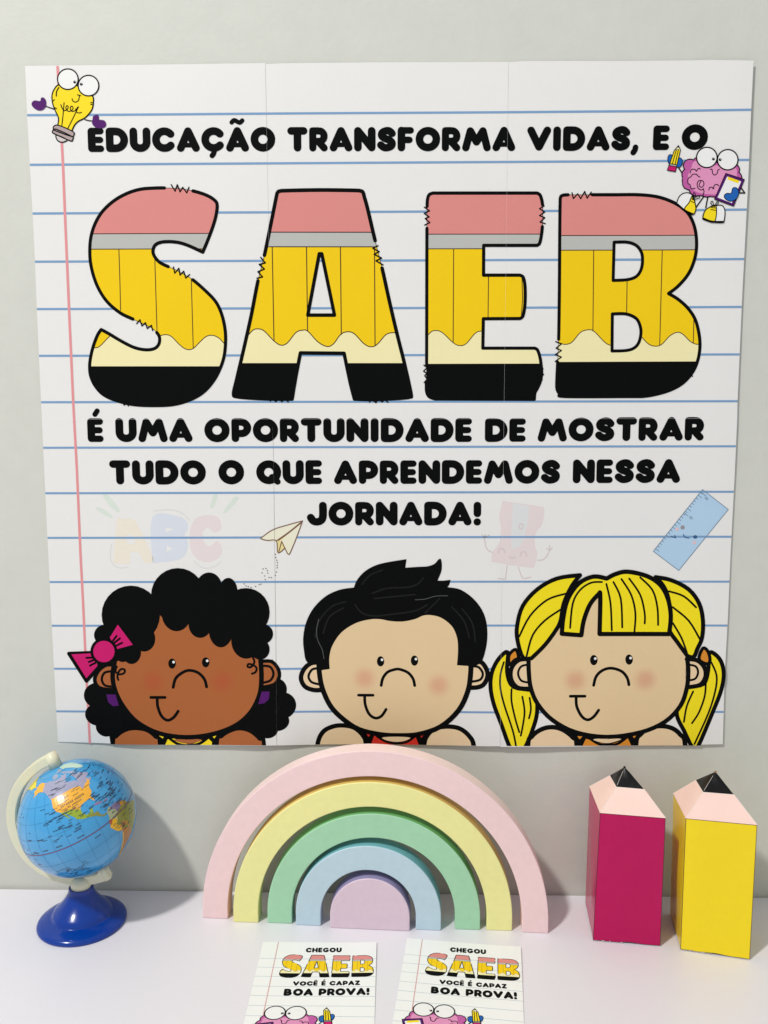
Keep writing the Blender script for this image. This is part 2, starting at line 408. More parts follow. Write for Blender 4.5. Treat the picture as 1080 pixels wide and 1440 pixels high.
# pale tints printed under the lines
def palecol(n, c): return ink('pale_'+n, tuple(v*.68+p*.32-2 for v, p in zip(c, (231, 230, 227))))
pc.use(lambda x, y: px_to_sheet(*crop(100, 560, 3.6)(x, y)))
abc = pc.fill('printed_abc', palecol('orange', (238, 227, 205)), [(232,620),(260,612),(310,612),(330,630),(375,720),(415,810),(405,830),(370,832),(345,785),(300,780),(295,835),(225,835),(215,820)], 1, cut=[crom([(285,690),(300,690),(325,732),(285,735)], True)])
pc.fill('letter_b', palecol('blue', (208, 217, 232)), [(413,600),(540,598),(585,625),(590,665),(575,690),(592,740),(560,810),(430,832),(412,815)], 1, abc, cut=[[(478,655),(525,662),(478,680)], [(482,745),(515,760),(482,780)]])
pc.fill('letter_c', palecol('pink', (230, 212, 214)), [(760,660),(745,605),(690,592),(630,610),(603,670),(605,760),(640,815),(700,830),(750,805),(765,765),(740,722),(700,750),(672,725),(665,680),(692,655),(722,680)], 1, abc)
pg = palecol('green', (211, 225, 210))
for l in ([(158,488),(185,490),(222,530),(246,568),(232,575),(190,540)], [(124,556),(150,556),(190,580),(212,602),(198,606),(150,580)], [(728,476),(742,484),(735,520),(722,552),(705,556),(712,515)], [(828,500),(848,508),(820,545),(785,578),(768,580),(790,545)]):
    pc.fill('ray', pg, l, 1, abc)
PALEL = palecol('line', (208, 212, 212))
for st_ in [[(205,740),(198,800),(215,845),(250,860),(290,855)], [(420,570),(500,565),(560,580),(600,620)], [(622,825),(660,855),(700,860),(740,845),(760,825)]]: pc.line('pale_outline', PALEL, [st_], 3, 1, abc)
pc.use(lambda x, y: px_to_sheet(*crop(580, 560, 3.6)(x, y)))
shp = pc.fill('printed_sharpener', palecol('rose', (228, 210, 210)), [(455,520,1),(560,535),(665,550,1),(668,580),(655,640),(625,680),(620,740),(632,790),(615,860,1),(500,845),(400,828,1),(405,780),(440,730),(448,660),(440,600)], 1)
pc.fill('blade', palecol('blade', (218, 220, 222)), [(510,530,1),(590,545,1),(585,620),(562,720),(535,755),(500,740)], 2, shp)
PR = palecol('rose_line', (206, 186, 186))
pc.line('drawn_line', PR, [[(435,785),(440,765),(458,762),(470,785)], [(545,800),(552,780),(570,778),(580,800)], [(490,800),(505,810),(522,802)], [(402,780),(375,760),(365,710),(368,690)], [(352,690),(365,705),(388,692)], [(632,820),(665,815),(690,780),(695,745)], [(680,760),(695,770),(708,755)], [(480,845),(472,900),(470,915),(435,912)], [(535,855),(555,905),(570,912),(598,905)], [(546,635),(560,640),(555,662),(540,655),(546,635)]], 3.4, 3, shp)

# ruled lines
def edge_x(y, side):                                          # ends of a line at the sheet's edge
    pts = left if side == 0 else right
    for a, b in zip(pts, pts[1:]):
        if b[1] <= y <= a[1]: return a[0]+(b[0]-a[0])*(a[1]-y)/(a[1]-b[1])
    return pts[-1][0] if y < pts[-1][1] else pts[0][0]
RL = [(161.7,155.5),(231.5,225.7),(300,295.3),(367.8,364.6),(434.5,431.8),(500.3,498.5),(565.6,564.2),(629.7,627.5),(693.7,691.4),(756.5,754.6),(818.6,817.7),(880,879.3),(940.5,940),(1000.6,1000.6)]
for yl_, yr in RL:
    a = px_to_sheet(60, yl_); b = px_to_sheet(1030, yr)
    n = 12; x0 = edge_x(a[1], 0)+.1; x1 = edge_x(b[1], 1)-.1
    pts = [(x0+(x1-x0)*k/n, a[1]+(b[1]-a[1])*((x0+(x1-x0)*k/n)-a[0])/(b[0]-a[0])) for k in range(n+1)]
    hw = .92; pol = [[(p[0], p[1]-hw), (q[0], q[1]-hw), (q[0], q[1]+hw), (p[0], p[1]+hw)] for p, q in zip(pts, pts[1:])]
    pc.emit('ruled_line', LINEB, pol, 3, mm=True)
mp = [px_to_sheet(*p) for p in ((80.6,92.5),(84,150),(88.3,230),(92.3,330),(97.4,450),(102.8,565),(108,660),(113,780),(117.3,860),(121.5,950),(126.3,1045.5))]
pol = [[(p[0]-1.12, p[1]), (q[0]-1.12, q[1]), (q[0]+1.12, q[1]), (p[0]+1.12, p[1])] for p, q in zip(mp, mp[1:])]
pc.emit('margin_line', MARG, pol, 4, mm=True)

# headline and sentences
pc.use(lambda x, y: px_to_sheet(x, y), (540, 600))
PXF = lambda x, y: px_to_sheet(x, y)
for t, x0, x1, a, b, c, d in (
    ('EDUCAÇÃO', 124.2, 387, 179.6, 213.6, 178.6, 212.8), ('TRANSFORMA', 404.5, 724.2, 179, 212.8, 178.4, 212.2), ('VIDAS,', 741.3, 898, 178.2, 212.2, 177, 211.4), ('E', 918, 940.7, 176.6, 211, 176.6, 211), ('O', 958.2, 994, 175.6, 210.9, 175.4, 210.7),
    ('É', 123.8, 146, 588.4, 621.4, 588.4, 621.4), ('UMA', 163.3, 270.6, 588.2, 621.4, 588.4, 621.4), ('OPORTUNIDADE', 288, 663.5, 588.4, 621.6, 588.6, 621.4), ('DE', 682, 739.2, 588.6, 621.2, 588.2, 621), ('MOSTRAR', 756.4, 989, 588, 620.8, 587.4, 619.2),
    ('TUDO', 154.8, 289.6, 647.6, 681, 647.6, 681), ('O', 307.8, 343.2, 647.2, 680.9, 647.2, 680.9), ('QUE', 361, 453, 647.5, 680.8, 647.8, 680.6), ('APRENDEMOS', 470, 787, 647.8, 680.6, 646.8, 679.8), ('NESSA', 805.6, 955.8, 646.4, 679.4, 645.8, 678.8),
    ('JORNADA!', 432.2, 676.4, 706, 738.9, 706, 738.6)):
    write(pc, t, x0, x1, a, b, c, d, BLK, 7)

# the four pencil letters
def pencil_letters(cv, wrap, wk=1.0, detail=True, name='pencil_letter', lv=5, cuts=True):
    def letter(fr, outline, holes, b1, b2, b3, wave, grain, gaps, zig, x0=-50, x1=1200, yb=1500, split=False):
        cv.use(wrap(fr)); out = crom(outline, True, 5)
        hs = [crom(h, True, 5) for h in holes]
        root = cv.emit(name, YEL, [out], lv, cut=hs, cuts=cuts)
        band = lambda nm, m, poly, l: cv.emit(nm, m, [poly], l, root, clip=[out], cut=hs, cuts=cuts)
        band('eraser_band', PINKE, [(x0,-200),(x1,-200),(x1,b1[1]),(x0,b1[0])], lv+1)
        band('ferrule_band', GREY, [(x0,b1[0]),(x1,b1[1]),(x1,b2[1]),(x0,b2[0])], lv+1)
        w = crom(wave, False, 5)
        band('wood_band', CREAM, w+[(w[-1][0],b3[1]),(w[0][0],b3[0])], lv+1)
        for p0, p1 in (((x0, 500), (500, x1)) if split else ((x0, x1),)):
            band('lead_tip', BLK, [(p0,b3[0]+(b3[1]-b3[0])*(p0-x0)/(x1-x0)),(p1,b3[0]+(b3[1]-b3[0])*(p1-x0)/(x1-x0)),(p1,yb),(p0,yb)], lv+1)
        # thin inner lines, kept inside the letter
        th = []
        for l in [[(x0,b1[0]),(x1,b1[1])], [(x0,b2[0]),(x1,b2[1])], w]+grain: th += stroke_polys(cv.P(l), 5.2*cv.ws/2*wk)
        cv.clipsave = cv.clip
        v = [cv.P(out)]; ct = [cv.P(h) for h in hs]+((cv.cut or []) if cuts else [])
        vv, ff = cdt2(th, v, ct, cv.grid, cv.gridon)
        if cv.flip: ff = [t[::-1] for t in ff]
        link('inner_line', [cv.place(a, b, lv+2) for a, b in vv], ff, THIN, root)
        # bold outline, open where the scribbles sit
        oo = [cv.P([p])[0] for p in out]; GP = [(cv.frame(g[0], g[1]), g[2]*cv.ws) for g in gaps]
        runs = []; cur = []
        ins = [any(math.hypot(p[0]-g[0], p[1]-g[1]) < r for g, r in GP) for p in oo]
        k0 = next((i for i in range(len(oo)) if ins[i]), 0)
        for k in range(len(oo)+1):
            i = (k0+k) % len(oo)
            if ins[i]:
                if len(cur) > 1: runs.append(cur)
                cur = []
            else: cur.append(oo[i])
        if len(cur) > 1: runs.append(cur)
        pol = []
        if not any(ins): pol = stroke_polys(oo, 19*cv.ws/2*wk, True)
        else:
            for r_ in runs: pol += stroke_polys(r_, 20*cv.ws/2*wk)
        pol += stroke_polys(oo, 3*cv.ws/2*wk, True)
        for h in hs: pol += stroke_polys(cv.P(h), 19*cv.ws/2*wk, True)
        cv.emit('bold_outline', BLK, pol, lv+3, root, mm=True, cuts=cuts)
        if detail:
            for z_ in zig: cv.line('scribble', BLK, [z_], 5.4*wk, lv+4, root, smooth=False)
    letter(crop(100,250,4.32),
      [(583,62),(500,63),(420,70),(340,95),(260,140),(190,205),(145,280),(120,360),(113,440),(118,520),(140,610),(175,690),(225,760),(300,822),(375,858),(440,888),(490,912),(520,940),(537,970),(533,1010),(505,1038),(450,1045),(380,1030),(300,990),(230,948),(182,922,1),(160,955),(135,1020),(118,1090),(112,1150),(120,1210),(150,1270),(200,1320),(280,1355),(380,1378),(500,1384),(620,1378),(720,1350),(800,1305),(860,1240),(900,1170),(928,1090),(938,1000),(935,920),(915,830),(880,755),(820,690),(740,620),(690,590),(640,562),(590,540),(540,515),(508,480),(497,445),(510,410),(545,392),(600,388),(660,395),(720,415),(800,452,1),(830,380),(860,300),(880,230),(887,165),(870,135),(820,105),(740,80),(660,66)],
      [], (341,337), (434,431), (1145,1145), [(60,1033),(140,1033),(175,1022),(228,968),(262,955),(400,990),(537,960),(575,953),(610,965),(660,1015),(700,1042),(740,1038),(780,1000),(820,965),(860,957),(900,975),(935,1010),(990,1040)],
      [[(290,433),(296,620),(300,805)], [(508,470),(522,940)], [(730,600),(742,1038)]], [(612,62,34),(660,66,38),(705,72,30),(420,878,40),(470,900,45),(500,922,22),(620,552,30),(665,575,35),(705,600,30)],
      [[(608,42),(632,82),(645,42),(662,86),(678,58),(703,92),(716,58)], [(622,542),(630,580),(655,550),(662,592),(684,568),(697,610),(720,588)], [(398,886),(418,862),(430,900),(452,880),(462,916),(488,896),(495,928)], [(285,1352),(310,1350),(322,1382),(338,1360),(348,1387)]])
    letter(crop(320,250,3.857),
      [(264,105),(270,82),(283,72),(330,69),(500,66),(680,68),(722,71),(735,80),(742,105),(760,170),(800,340),(838,490),(880,680),(920,850),(960,1010),(995,1170),(990,1188),(960,1194),(870,1200),(770,1203),(688,1200,1),(665,1110),(632,952,1),(395,950,1),(370,1080),(350,1200,1),(240,1200),(130,1195),(50,1187),(32,1172),(50,1090),(90,920),(130,740),(165,560),(200,420),(235,250)],
      [[(497,412,1),(511,412,1),(580,745,1),(435,745,1)]], (295,295), (374,374), (1005,1005), [(70,880),(105,860),(140,825),(170,820),(200,832),(252,885),(290,908),(325,895),(370,840),(405,827),(435,832),(490,890),(540,915),(575,900),(615,848),(655,835),(690,848),(740,900),(780,917),(815,900),(860,850),(905,840),(960,850)],
      [[(242,374),(252,885)], [(428,374),(434,832)], [(612,374),(617,850)], [(797,374),(800,912)]], [(182,490,66),(820,420,62)],
      [[(180,432),(205,462),(172,470),(200,495),(165,510),(190,538),(160,545)], [(815,368),(788,382),(822,400),(795,415),(835,435),(805,450),(843,472)], [(232,1212),(240,1195),(262,1215),(275,1195),(295,1215),(310,1195),(330,1217)], [(770,1218),(780,1200),(805,1220),(815,1200),(840,1216),(850,1200),(870,1218)]], split=True)
    letter(crop(580,250,4.365),
      [(90,175),(93,130),(103,104),(125,94,1),(765,94,1),(782,105),(792,130),(798,165),(800,230),(797,300),(790,360),(780,402),(765,415,1),(437,415,1),(436,598,1),(660,598,1),(680,612),(690,660),(692,735),(688,800),(677,850),(660,864,1),(435,865,1),(432,1046,1),(750,1046,1),(768,1058),(782,1100),(790,1150),(793,1200),(785,1250),(768,1290),(752,1320),(748,1360,1),(140,1358,1),(105,1345),(88,1318),(85,1270),(87,1150),(88,700),(89,310)],
      [], (346,346), (436,435), (1142,1140), [(40,1010),(95,965),(120,942),(155,938),(190,955),(250,1012),(290,1030),(330,1018),(385,955),(425,940),(500,938),(560,990),(620,1030),(700,1040),(860,1040)],
      [[(253,437),(250,1010)], [(467,600),(464,862)], [(672,612),(676,740),(668,855)]], [(90,240,62),(799,235,62),(87,1205,50)],
      [[(73,180),(105,203),(72,218),(103,240),(78,250),(107,275),(75,290)], [(808,172),(780,190),(812,210),(780,232),(812,245),(783,272),(815,282)], [(70,1150),(90,1165),(68,1187),(88,1200),(75,1215),(90,1235),(72,1257)], [(802,1172),(785,1185),(805,1208),(785,1222),(797,1240),(780,1250)]])
    letter(crop(770,250,4.3625),
      [(77,160),(79,122),(90,109),(115,105),(200,104),(400,104),(560,104),(680,118),(780,155),(850,205),(890,270),(910,350),(912,440),(895,520),(860,595),(800,665),(742,710,1),(800,745),(860,800),(905,870),(928,960),(933,1040),(920,1120),(890,1190),(840,1250),(780,1290),(700,1320),(600,1340),(500,1342),(110,1342),(75,1325),(58,1295),(57,1240),(62,1130),(68,990),(72,700),(75,300)],
      [[(408,395,1),(490,395),(545,415),(575,455),(583,500),(575,560),(545,605),(490,625),(402,630,1)], [(397,835,1),(480,835),(540,860),(565,900),(573,950),(560,1010),(530,1045),(480,1060),(395,1063,1)]],
      (355,352), (445,441), (1130,1126), [(20,990),(80,1015),(110,1022),(150,1008),(200,950),(245,933),(285,942),(350,1008),(390,1028),(430,1020),(500,960),(540,945),(575,975),(620,1020),(660,1033),(700,1022),(750,970),(795,948),(830,960),(870,1000),(900,1018),(930,1022),(980,1020)],
      [[(283,445),(278,940)], [(488,628),(485,832)], [(704,445),(688,1025)], [(897,860),(893,1015)]], [(205,104,66),(66,1060,68)],
      [[(50,1005),(85,1020),(52,1045),(85,1060),(47,1085),(85,1100),(47,1127)], [(150,92),(158,128),(185,98),(203,128),(228,84),(243,125),(268,88)], [(868,1206),(888,1218)], [(850,1225),(852,1242),(838,1246)], [(800,1262),(797,1282),(784,1280)]])
pencil_letters(pc, lambda fr: (lambda x, y: px_to_sheet(*fr(x, y))))

# bulb
def eyeball(cv, c, r, pup, pr, lv, root, w=5):
    e = cv.emit('eye', WHITE, [ell(c[0], c[1], r)], lv, root)
    cv.line('eye_rim', BLK, [ell(c[0], c[1], r)], w, lv+1, root, smooth=False, closed=True)
    cv.emit('pupil', BLK, [ell(pup[0], pup[1], pr, n=14)], lv+1, root)
    cv.emit('glint', WHITE, [ell(pup[0]+pr*.3, pup[1]-pr*.35, pr*.28, n=8)], lv+2, root)
pc.use(lambda x, y: px_to_sheet(*crop(0, 60, 4)(x, y)), (400, 350))
bo = [(325,462,1),(329,425),(312,385),(297,345),(292,300),(303,265),(335,235),(430,240),(515,295),(524,335),(515,378),(480,420),(440,442),(418,465),(403,498,1)]
bulb = pc.fill('printed_bulb', BULBY, bo, 8)
pc.line('outline', BLK, [bo[:], [(316,300),(318,275),(330,252)]], 5, 9, bulb)
pc.line('drawn_line', BLK, [[(405,315),(410,328),(425,334),(440,325),(445,308),(447,295)], [(435,293),(452,297)], [(347,472),(353,420),(360,337)], [(380,485),(410,425),(441,360)], [(342,348),(350,370),(362,382),(378,375),(383,360),(376,354),(370,366),(380,384),(398,384),(410,372),(408,360),(399,358),(395,372),(405,386),(425,380),(436,362)], [(425,372),(430,390),(445,395),(458,392)], [(256,357),(285,367),(308,375)], [(476,432),(500,438),(520,440)], [(305,320),(300,327)], [(308,365),(318,372)], [(510,336),(518,338)], [(510,346),(518,348)]], 4, 10, bulb)
for q, m in (([(303,470),(330,465),(410,500),(415,520),(400,527),(310,495),(300,485)], CAPG), ([(302,490),(320,488),(405,528),(408,545),(395,552),(305,512),(295,500)], CAPG), ([(318,520),(375,545),(360,558),(340,559),(320,545)], CAPL)):
    pc.fill('bulb_cap', m, q, 10 if m is CAPG else 9, bulb); pc.line('cap_rim', BLK, [q], 4.5, 11, bulb, closed=True)
for q in ([(180,335),(195,325),(225,328),(230,312),(243,308),(258,325),(258,358),(240,378),(215,381),(190,367),(178,350)], [(520,430),(525,412),(545,404),(556,415),(558,432),(585,437),(597,455),(590,475),(560,482),(535,475),(518,455)]):
    pc.fill('mitten', PURP, q, 11, bulb)
eyeball(pc, (381,205), 58, (420,221), 8.5, 10, bulb); eyeball(pc, (497,241), 58, (457,233), 8.5, 10, bulb)

# brain with pencil and clipboard
def brain(cv, name='printed_brain', L=8, legs=True, cuts=True):
    body = [(665,660),(700,640),(790,680),(890,690),(905,735),(922,760),(915,800),(880,840),(840,860),(780,866),(720,860),(672,855),(645,830),(610,815),(600,780),(605,730),(625,705)]
    lobes = [ell(*e) for e in ((640,692,34,32),(632,742,34,32),(634,792,32,30),(676,828,36,32),(735,838,36,28),(800,838,40,28),(862,818,38,34),(893,765,32,34),(880,718,32,30),(700,672,40,26))]
    cv.line('outline', BLK, [body]+lobes, 9, L, closed=True, smooth=False)
    b = cv.emit(name, BRAIND, [crom(body, True)]+lobes, L+1)
    L += 1
    cv.fill('brain_lobe', BRAINP, [(670,668),(760,690),(885,705),(900,745),(895,790),(850,840),(780,855),(700,848),(660,830),(632,795),(628,750),(645,710)], L+1, b)
    cv.line('fold_line', BLK, [[(640,735),(648,715),(668,715),(675,725),(685,710),(697,712)], [(640,800),(628,790),(630,765),(645,755),(655,742),(675,742),(685,752),(695,758)], [(640,800),(648,822),(668,820)], [(700,782),(690,805),(705,815),(717,800),(712,780),(690,778),(680,795),(685,820),(705,830),(716,822)], [(745,832),(748,818),(762,815),(770,825),(775,805),(790,800),(800,808)], [(712,860),(718,840),(715,828)], [(752,715),(762,715),(765,735),(775,747),(790,738),(795,720),(803,715)]], 3.6, L+3, b)
    cv.line('limb', BLK, [[(607,750),(577,705)], [(720,862),(672,930)], [(740,866),(728,930)], [(915,848),(945,848),(925,820)]], 5, L-2, b, smooth=False)
    cv.fill('mitten', MITT, [(518,640),(530,630),(545,640),(560,660),(575,650),(590,652),(598,670),(590,695),(572,702),(540,690),(522,680),(516,660)], L+1, b)
    cv.line('mitten_rim', BLK, [[(518,640),(530,630),(545,640),(560,660),(575,650),(590,652),(598,670),(590,695),(572,702),(540,690),(522,680),(516,660)]], 3, L+2, b, closed=True)
    cv.fill('pencil_body', BULBY, [(552,608),(585,602),(568,690),(530,682)], L+3, b, smooth=False)
    cv.fill('pencil_wood', CREAM, [(575,580),(586,604),(568,598),(552,608)], L+3, b, smooth=False)
    cv.fill('pencil_lead', BLK, [(577,578),(580,592),(568,591)], L+4, b, smooth=False)
    cv.fill('pencil_eraser', MAG, [(520,690),(564,698),(558,726),(513,718)], L+3, b, smooth=False)
    cv.fill('pencil_ferrule', GREY, [(525,680),(567,688),(564,698),(521,691)], L+3, b, smooth=False)
    cv.line('pencil_line', BLK, [[(575,580),(586,604),(558,726),(513,718),(552,608),(575,580)], [(563,604),(541,684)], [(575,602),(556,688)], [(525,681),(567,689)], [(521,691),(564,699)]], 3.4, L+4, b, smooth=False)
    cv.fill('clipboard', PURP, [(838,738),(942,773),(882,922),(776,882)], L+4, b, smooth=False)
    cv.fill('clipboard_page', WHITE, [(846,756),(924,784),(872,905),(793,873)], L+5, b, smooth=False)
    cv.fill('clip', BULBY, [(852,757),(914,780),(907,795),(847,772)], L+6, b, smooth=False)
    cv.line('clipboard_rim', BLK, [[(838,738),(942,773),(882,922),(776,882)]], 3, L+5, b, smooth=False, closed=True)
    cv.fill('mitten', MITT, [(875,825),(885,818),(900,822),(910,840),(905,870),(885,890),(860,895),(835,880),(830,862),(845,850),(868,850)], L+7, b)
    cv.line('mitten_rim', BLK, [[(875,825),(885,818),(900,822),(910,840),(905,870),(885,890),(860,895),(835,880),(830,862),(845,850),(868,850)]], 3, L+8, b, closed=True)
    if legs:
        for sh, cap_, lace in (([(566,905),(578,870),(600,850),(630,846),(655,862),(668,905),(672,940),(655,968),(610,945),(570,915)], [(655,860),(668,905),(672,940),(655,966),(610,938),(635,900)], [[(655,880),(670,858),(660,845),(655,880),(685,862),(692,875),(655,885)], [(650,880),(668,890)], [(645,892),(662,902)]]),
                               ([(712,985),(722,950),(745,930),(790,918),(820,920),(834,950),(830,1000),(820,1014),(760,1010),(715,995)], [(712,985),(722,950),(745,930),(785,920),(778,1008),(730,1000)], [[(775,925),(755,905),(765,893),(775,922),(790,895),(797,905),(775,925)], [(760,930),(785,932)], [(755,940),(782,945)]])):
            s_ = cv.fill('shoe', WHITE, sh, L+4, b); cv.fill('shoe_upper', BULBY, cap_, L+5, b)
            cv.line('shoe_line', BLK, [sh, cap_], 4, L+6, b, closed=True); cv.line('lace', BLK, lace, 3, L+7, b)
            cv.line('sole', BLK, [[(570,910),(610,944),(655,966)] if sh[0][0] < 600 else [(713,990),(760,1008),(822,1010)]], 8, L+6, b)
    eyeball(cv, (733,648), 57, (770,657), 8.5, L+4, b); eyeball(cv, (849,662), 57, (807,661), 8.5, L+4, b)
pc.use(lambda x, y: px_to_sheet(*crop(810, 60, 4)(x, y)), (700, 750))
brain(pc, L=12)

# paper plane, trail, ruler
pc.use(lambda x, y: px_to_sheet(*crop(340, 560, 3.6)(x, y)), (200, 700))
PLANE = ink('plane_paper', (232, 229, 205)); PLK = ink('plane_keel', (228, 214, 150)); BRN = ink('brown_line', (122, 88, 70))
pl = pc.fill('printed_paper_plane', PLANE, [(95,710),(160,665),(240,640),(303,626),(235,680),(175,722),(130,722)], 5)
pc.fill('keel', PLK, [(175,722),(300,628),(202,725),(215,762),(185,782)], 5, pl, smooth=False)
pc.fill('wing', PLANE, [(200,720),(303,630),(275,710),(245,785),(232,788),(205,732)], 6, pl)
pc.line('fold_line', BRN, [[(95,710),(105,702),(160,665),(240,640),(300,624),(304,630),(275,710),(245,782),(238,789),(230,783),(202,725)], [(97,712),(130,720),(175,722),(183,782),(215,762)], [(175,722),(235,680),(300,628)], [(185,720),(240,680),(300,632)], [(202,725),(188,775)]], 3.6, 7, pl)
tr = [(170,790),(172,806),(177,820),(181,832),(179,846),(180,858),(175,880),(170,896),(150,908),(138,908),(132,885),(130,872),(122,862),(108,864),(103,884),(116,900),(119,918),(97,941),(88,944),(70,953),(47,958),(33,954),(22,950),(12,940)]
for p in tr: pc.emit('trail_dot', BLK, [ell(p[0], p[1], 3.4, 2.6, n=8)], 5, pl)
pc.use(lambda x, y: px_to_sheet(*crop(780, 560, 3.6)(x, y)), (700, 660))
RB = ink('ruler_blue', (176, 206, 230)); RBD = ink('ruler_line', (118, 140, 158)); RDK = ink('ruler_dark', (52, 92, 130))
q = [(748,462),(877,563),(628,872),(500,775)]
ru = pc.fill('printed_ruler', RB, q, 2, smooth=False)
pc.line('outline', RBD, [q], 2.5, 5, ru, smooth=False, closed=True)
tk = []
for k in range(22):
    t = (k+.5)/22; x, y = 742+(506-742)*t, 470+(768-470)*t; l = 22 if k % 5 == 1 else 12; tk.append([(x, y), (x+l*.79, y+l*.61)])
pc.line('tick_mark', RBD, tk, 2.2, 5, ru, smooth=False)
pc.line('numeral', RBD, [ell(768,507,8,5,n=10,rot=35), ell(690,605,8,5,n=10,rot=35), [(745,480),(765,495)], [(655,580),(675,595)]], 2.4, 5, ru, smooth=False)
pc.line('smile', RDK, [[(652,690),(660,704),(680,708)], [(590,700),(612,706),(608,695)]], 3.5, 5, ru)
pc.emit('cheek', ink('cheek_pink', (224, 190, 196)), [ell(620,663,9,n=12), ell(707,731,9,n=12)], 5, ru)
pc.emit('eye', ink('eye_grey', (150, 146, 152)), [ell(648,654,11,n=14)], 5, ru); pc.emit('eye', RDK, [ell(711,702,11,9,n=14)], 5, ru)

# ---- three children
def features(cv, root, L, eyes, nose, bar, mouth, er, w):
    for (x, y) in eyes:
        cv.emit('eye', BLK, [ell(x, y, er[0], er[1])], L, root); cv.emit('glint', WHITE, [ell(x+er[0]*.4, y-er[1]*.3, er[0]*.36, n=10)], L+1, root)
    cv.line('nose', BLK, [nose], w, L, root); cv.line('mouth', BLK, [bar, mouth], w, L, root)
def shoulder(cv, root, L, pts, skin, w):
    cv.fill('shoulder', skin, pts+[(pts[-1][0], 1100, 1), (pts[0][0], 1100, 1)], L, root)
    cv.line('shoulder_outline', BLK, [[(pts[0][0]-6, 1100)]+pts+[(pts[-1][0]+6, 1100)]], w, L+1, root)
def E_(*a): return [ell(*e) for e in a]
# girl with curls
g1 = lambda x, y: px_to_sheet(*crop(60, 780, 2.919)(x, y))
pc.use(g1, (600, 500))
bl = [g1(455, 520), g1(738, 520)]
SKINB2 = blush_mat('brown_skin_blush', SKINB, [(p[0]/1000, p[1]/1000, .0125) for p in bl], (178, 82, 50))
girl = pc.fill('printed_child', SKINB2, [(295,460),(300,540),(330,620),(390,682),(480,724),(590,740),(700,727),(790,692),(850,640),(885,570),(897,500),(895,430),(860,330),(760,260),(600,230),(440,260),(340,330),(300,400)], 8)
girl['label'] = 'printed girl with black curls and pink bow'
pc.emit('back_hair', BLK, E_((225,577,56,52),(234,655,60,48),(262,704,44,42),(958,552,45,46),(985,617,56,54),(963,680,50,41),(925,715,42,35))+[[(210,540),(250,430),(945,430),(960,470),(990,560),(940,730),(905,748),(915,790),(282,790),(275,745),(225,720)]], 5, girl)
shoulder(pc, girl, 6, [(290,780),(303,745),(340,718),(383,710),(430,718),(466,745),(484,780)], SKINB, 14)
shoulder(pc, girl, 6, [(716,780),(736,742),(775,718),(815,710),(858,722),(893,752),(911,780)], SKINB, 14)
YC = BULBY
pc.fill('collar', YC, [(500,790),(515,755),(540,750),(605,778),(680,750),(697,765),(695,790)], 6, girl, smooth=False)
pc.emit('collar_point', YC, [[(480,740),(502,740),(495,751)], [(698,740),(716,738),(706,751)]], 8, girl)
pc.fill('neck', SKINB, [(540,756),(600,752),(655,756),(630,768),(600,772),(570,768)], 8, girl)
pc.line('neckline', BLK, [[(520,748),(555,772),(600,780),(645,772),(680,748)]], 8, 9, girl)
pc.fill('ear', SKINB, [(296,457),(262,457),(230,480),(216,515),(235,545),(296,552)], 6, girl); pc.line('ear_outline', BLK, [[(296,452),(260,453),(228,478),(214,515),(235,547),(296,555)]], 14, 7, girl)
pc.fill('ear', SKINB, [(898,440),(940,442),(965,470),(968,502),(950,530),(898,540)], 6, girl); pc.line('ear_outline', BLK, [[(898,437),(940,438),(967,468),(971,502),(950,532),(898,543)]], 13, 7, girl)
pc.line('inner_ear', BLK, [[(284,478),(255,484),(243,510),(255,535),(284,541)], [(905,455),(935,460),(948,488),(935,515),(905,524)]], 7, 8, girl)
pc.line('face_outline', BLK, [[(296,440),(288,500),(300,560),(335,625),(392,686),(480,730),(590,746),(702,733),(795,697),(856,643),(891,573),(899,505),(895,430)]], 17, 9, girl)
pc.emit('earring', PURP, [[(262,573),(300,573),(314,618),(290,621),(270,605)], [(900,560),(932,560),(930,590),(912,607),(886,611)]], 10, girl)
pc.emit('curly_hair', BLK, E_((362,247,120,120),(555,166,110,111),(683,132,53,59),(762,152,38,57),(834,236,98,99),(903,325,43,41),(893,388,39,42),(256,330,45,43),(550,238,62,76),(647,285,48,56),(732,308,50,72),(836,350,62,76),(418,345,45,52),(366,400,39,48),(330,390,40,50),(270,390,60,60))+[[(262,300),(460,150),(820,170),(915,300),(900,400),(840,400),(790,330),(640,270),(470,240),(430,340),(380,400),(300,440),(250,400)]], 10, girl)
pc.line('curl', BLK, [[(305,458),(300,478),(315,490),(335,485),(338,472),(325,468),(313,480),(308,500),(312,513)], [(862,418),(870,440),(855,460),(842,458),(845,448),(860,450),(878,462),(875,480),(860,487)]], 6, 12, girl)
BM_ = [(118,409),(205,404),(226,455),(180,507)]; BR_ = [(309,287),(371,369),(305,387),(276,340)]
for b_ in (BM_, BR_): pc.fill('bow', MAG, b_, 12, girl, smooth=False)
pc.line('bow_outline', BLK, [[(108,406),(215,402),(235,455),(180,518)]], 11, 11, girl, smooth=False, closed=True)
pc.emit('bow_knot_ring', BLK, [ell(252,397,56)], 13, girl); pc.emit('bow_knot', MAG, [ell(252,397,44)], 14, girl)
pc.line('bow_crease', BLK, [[(180,423),(203,422)], [(190,440),(207,433)], [(195,455),(218,443)], [(290,352),(304,333)], [(294,362),(318,343)], [(305,372),(327,361)]], 6, 13, girl, smooth=False)
features(pc, girl, 10, [(532,446),(670,441)], [(537,543),(548,505),(580,480),(607,474),(640,484),(665,510),(674,541)], [(446,584),(504,584)], [(472,586),(474,620),(490,660),(515,677),(540,665),(558,640)], (15.5,20.5), 8.5)
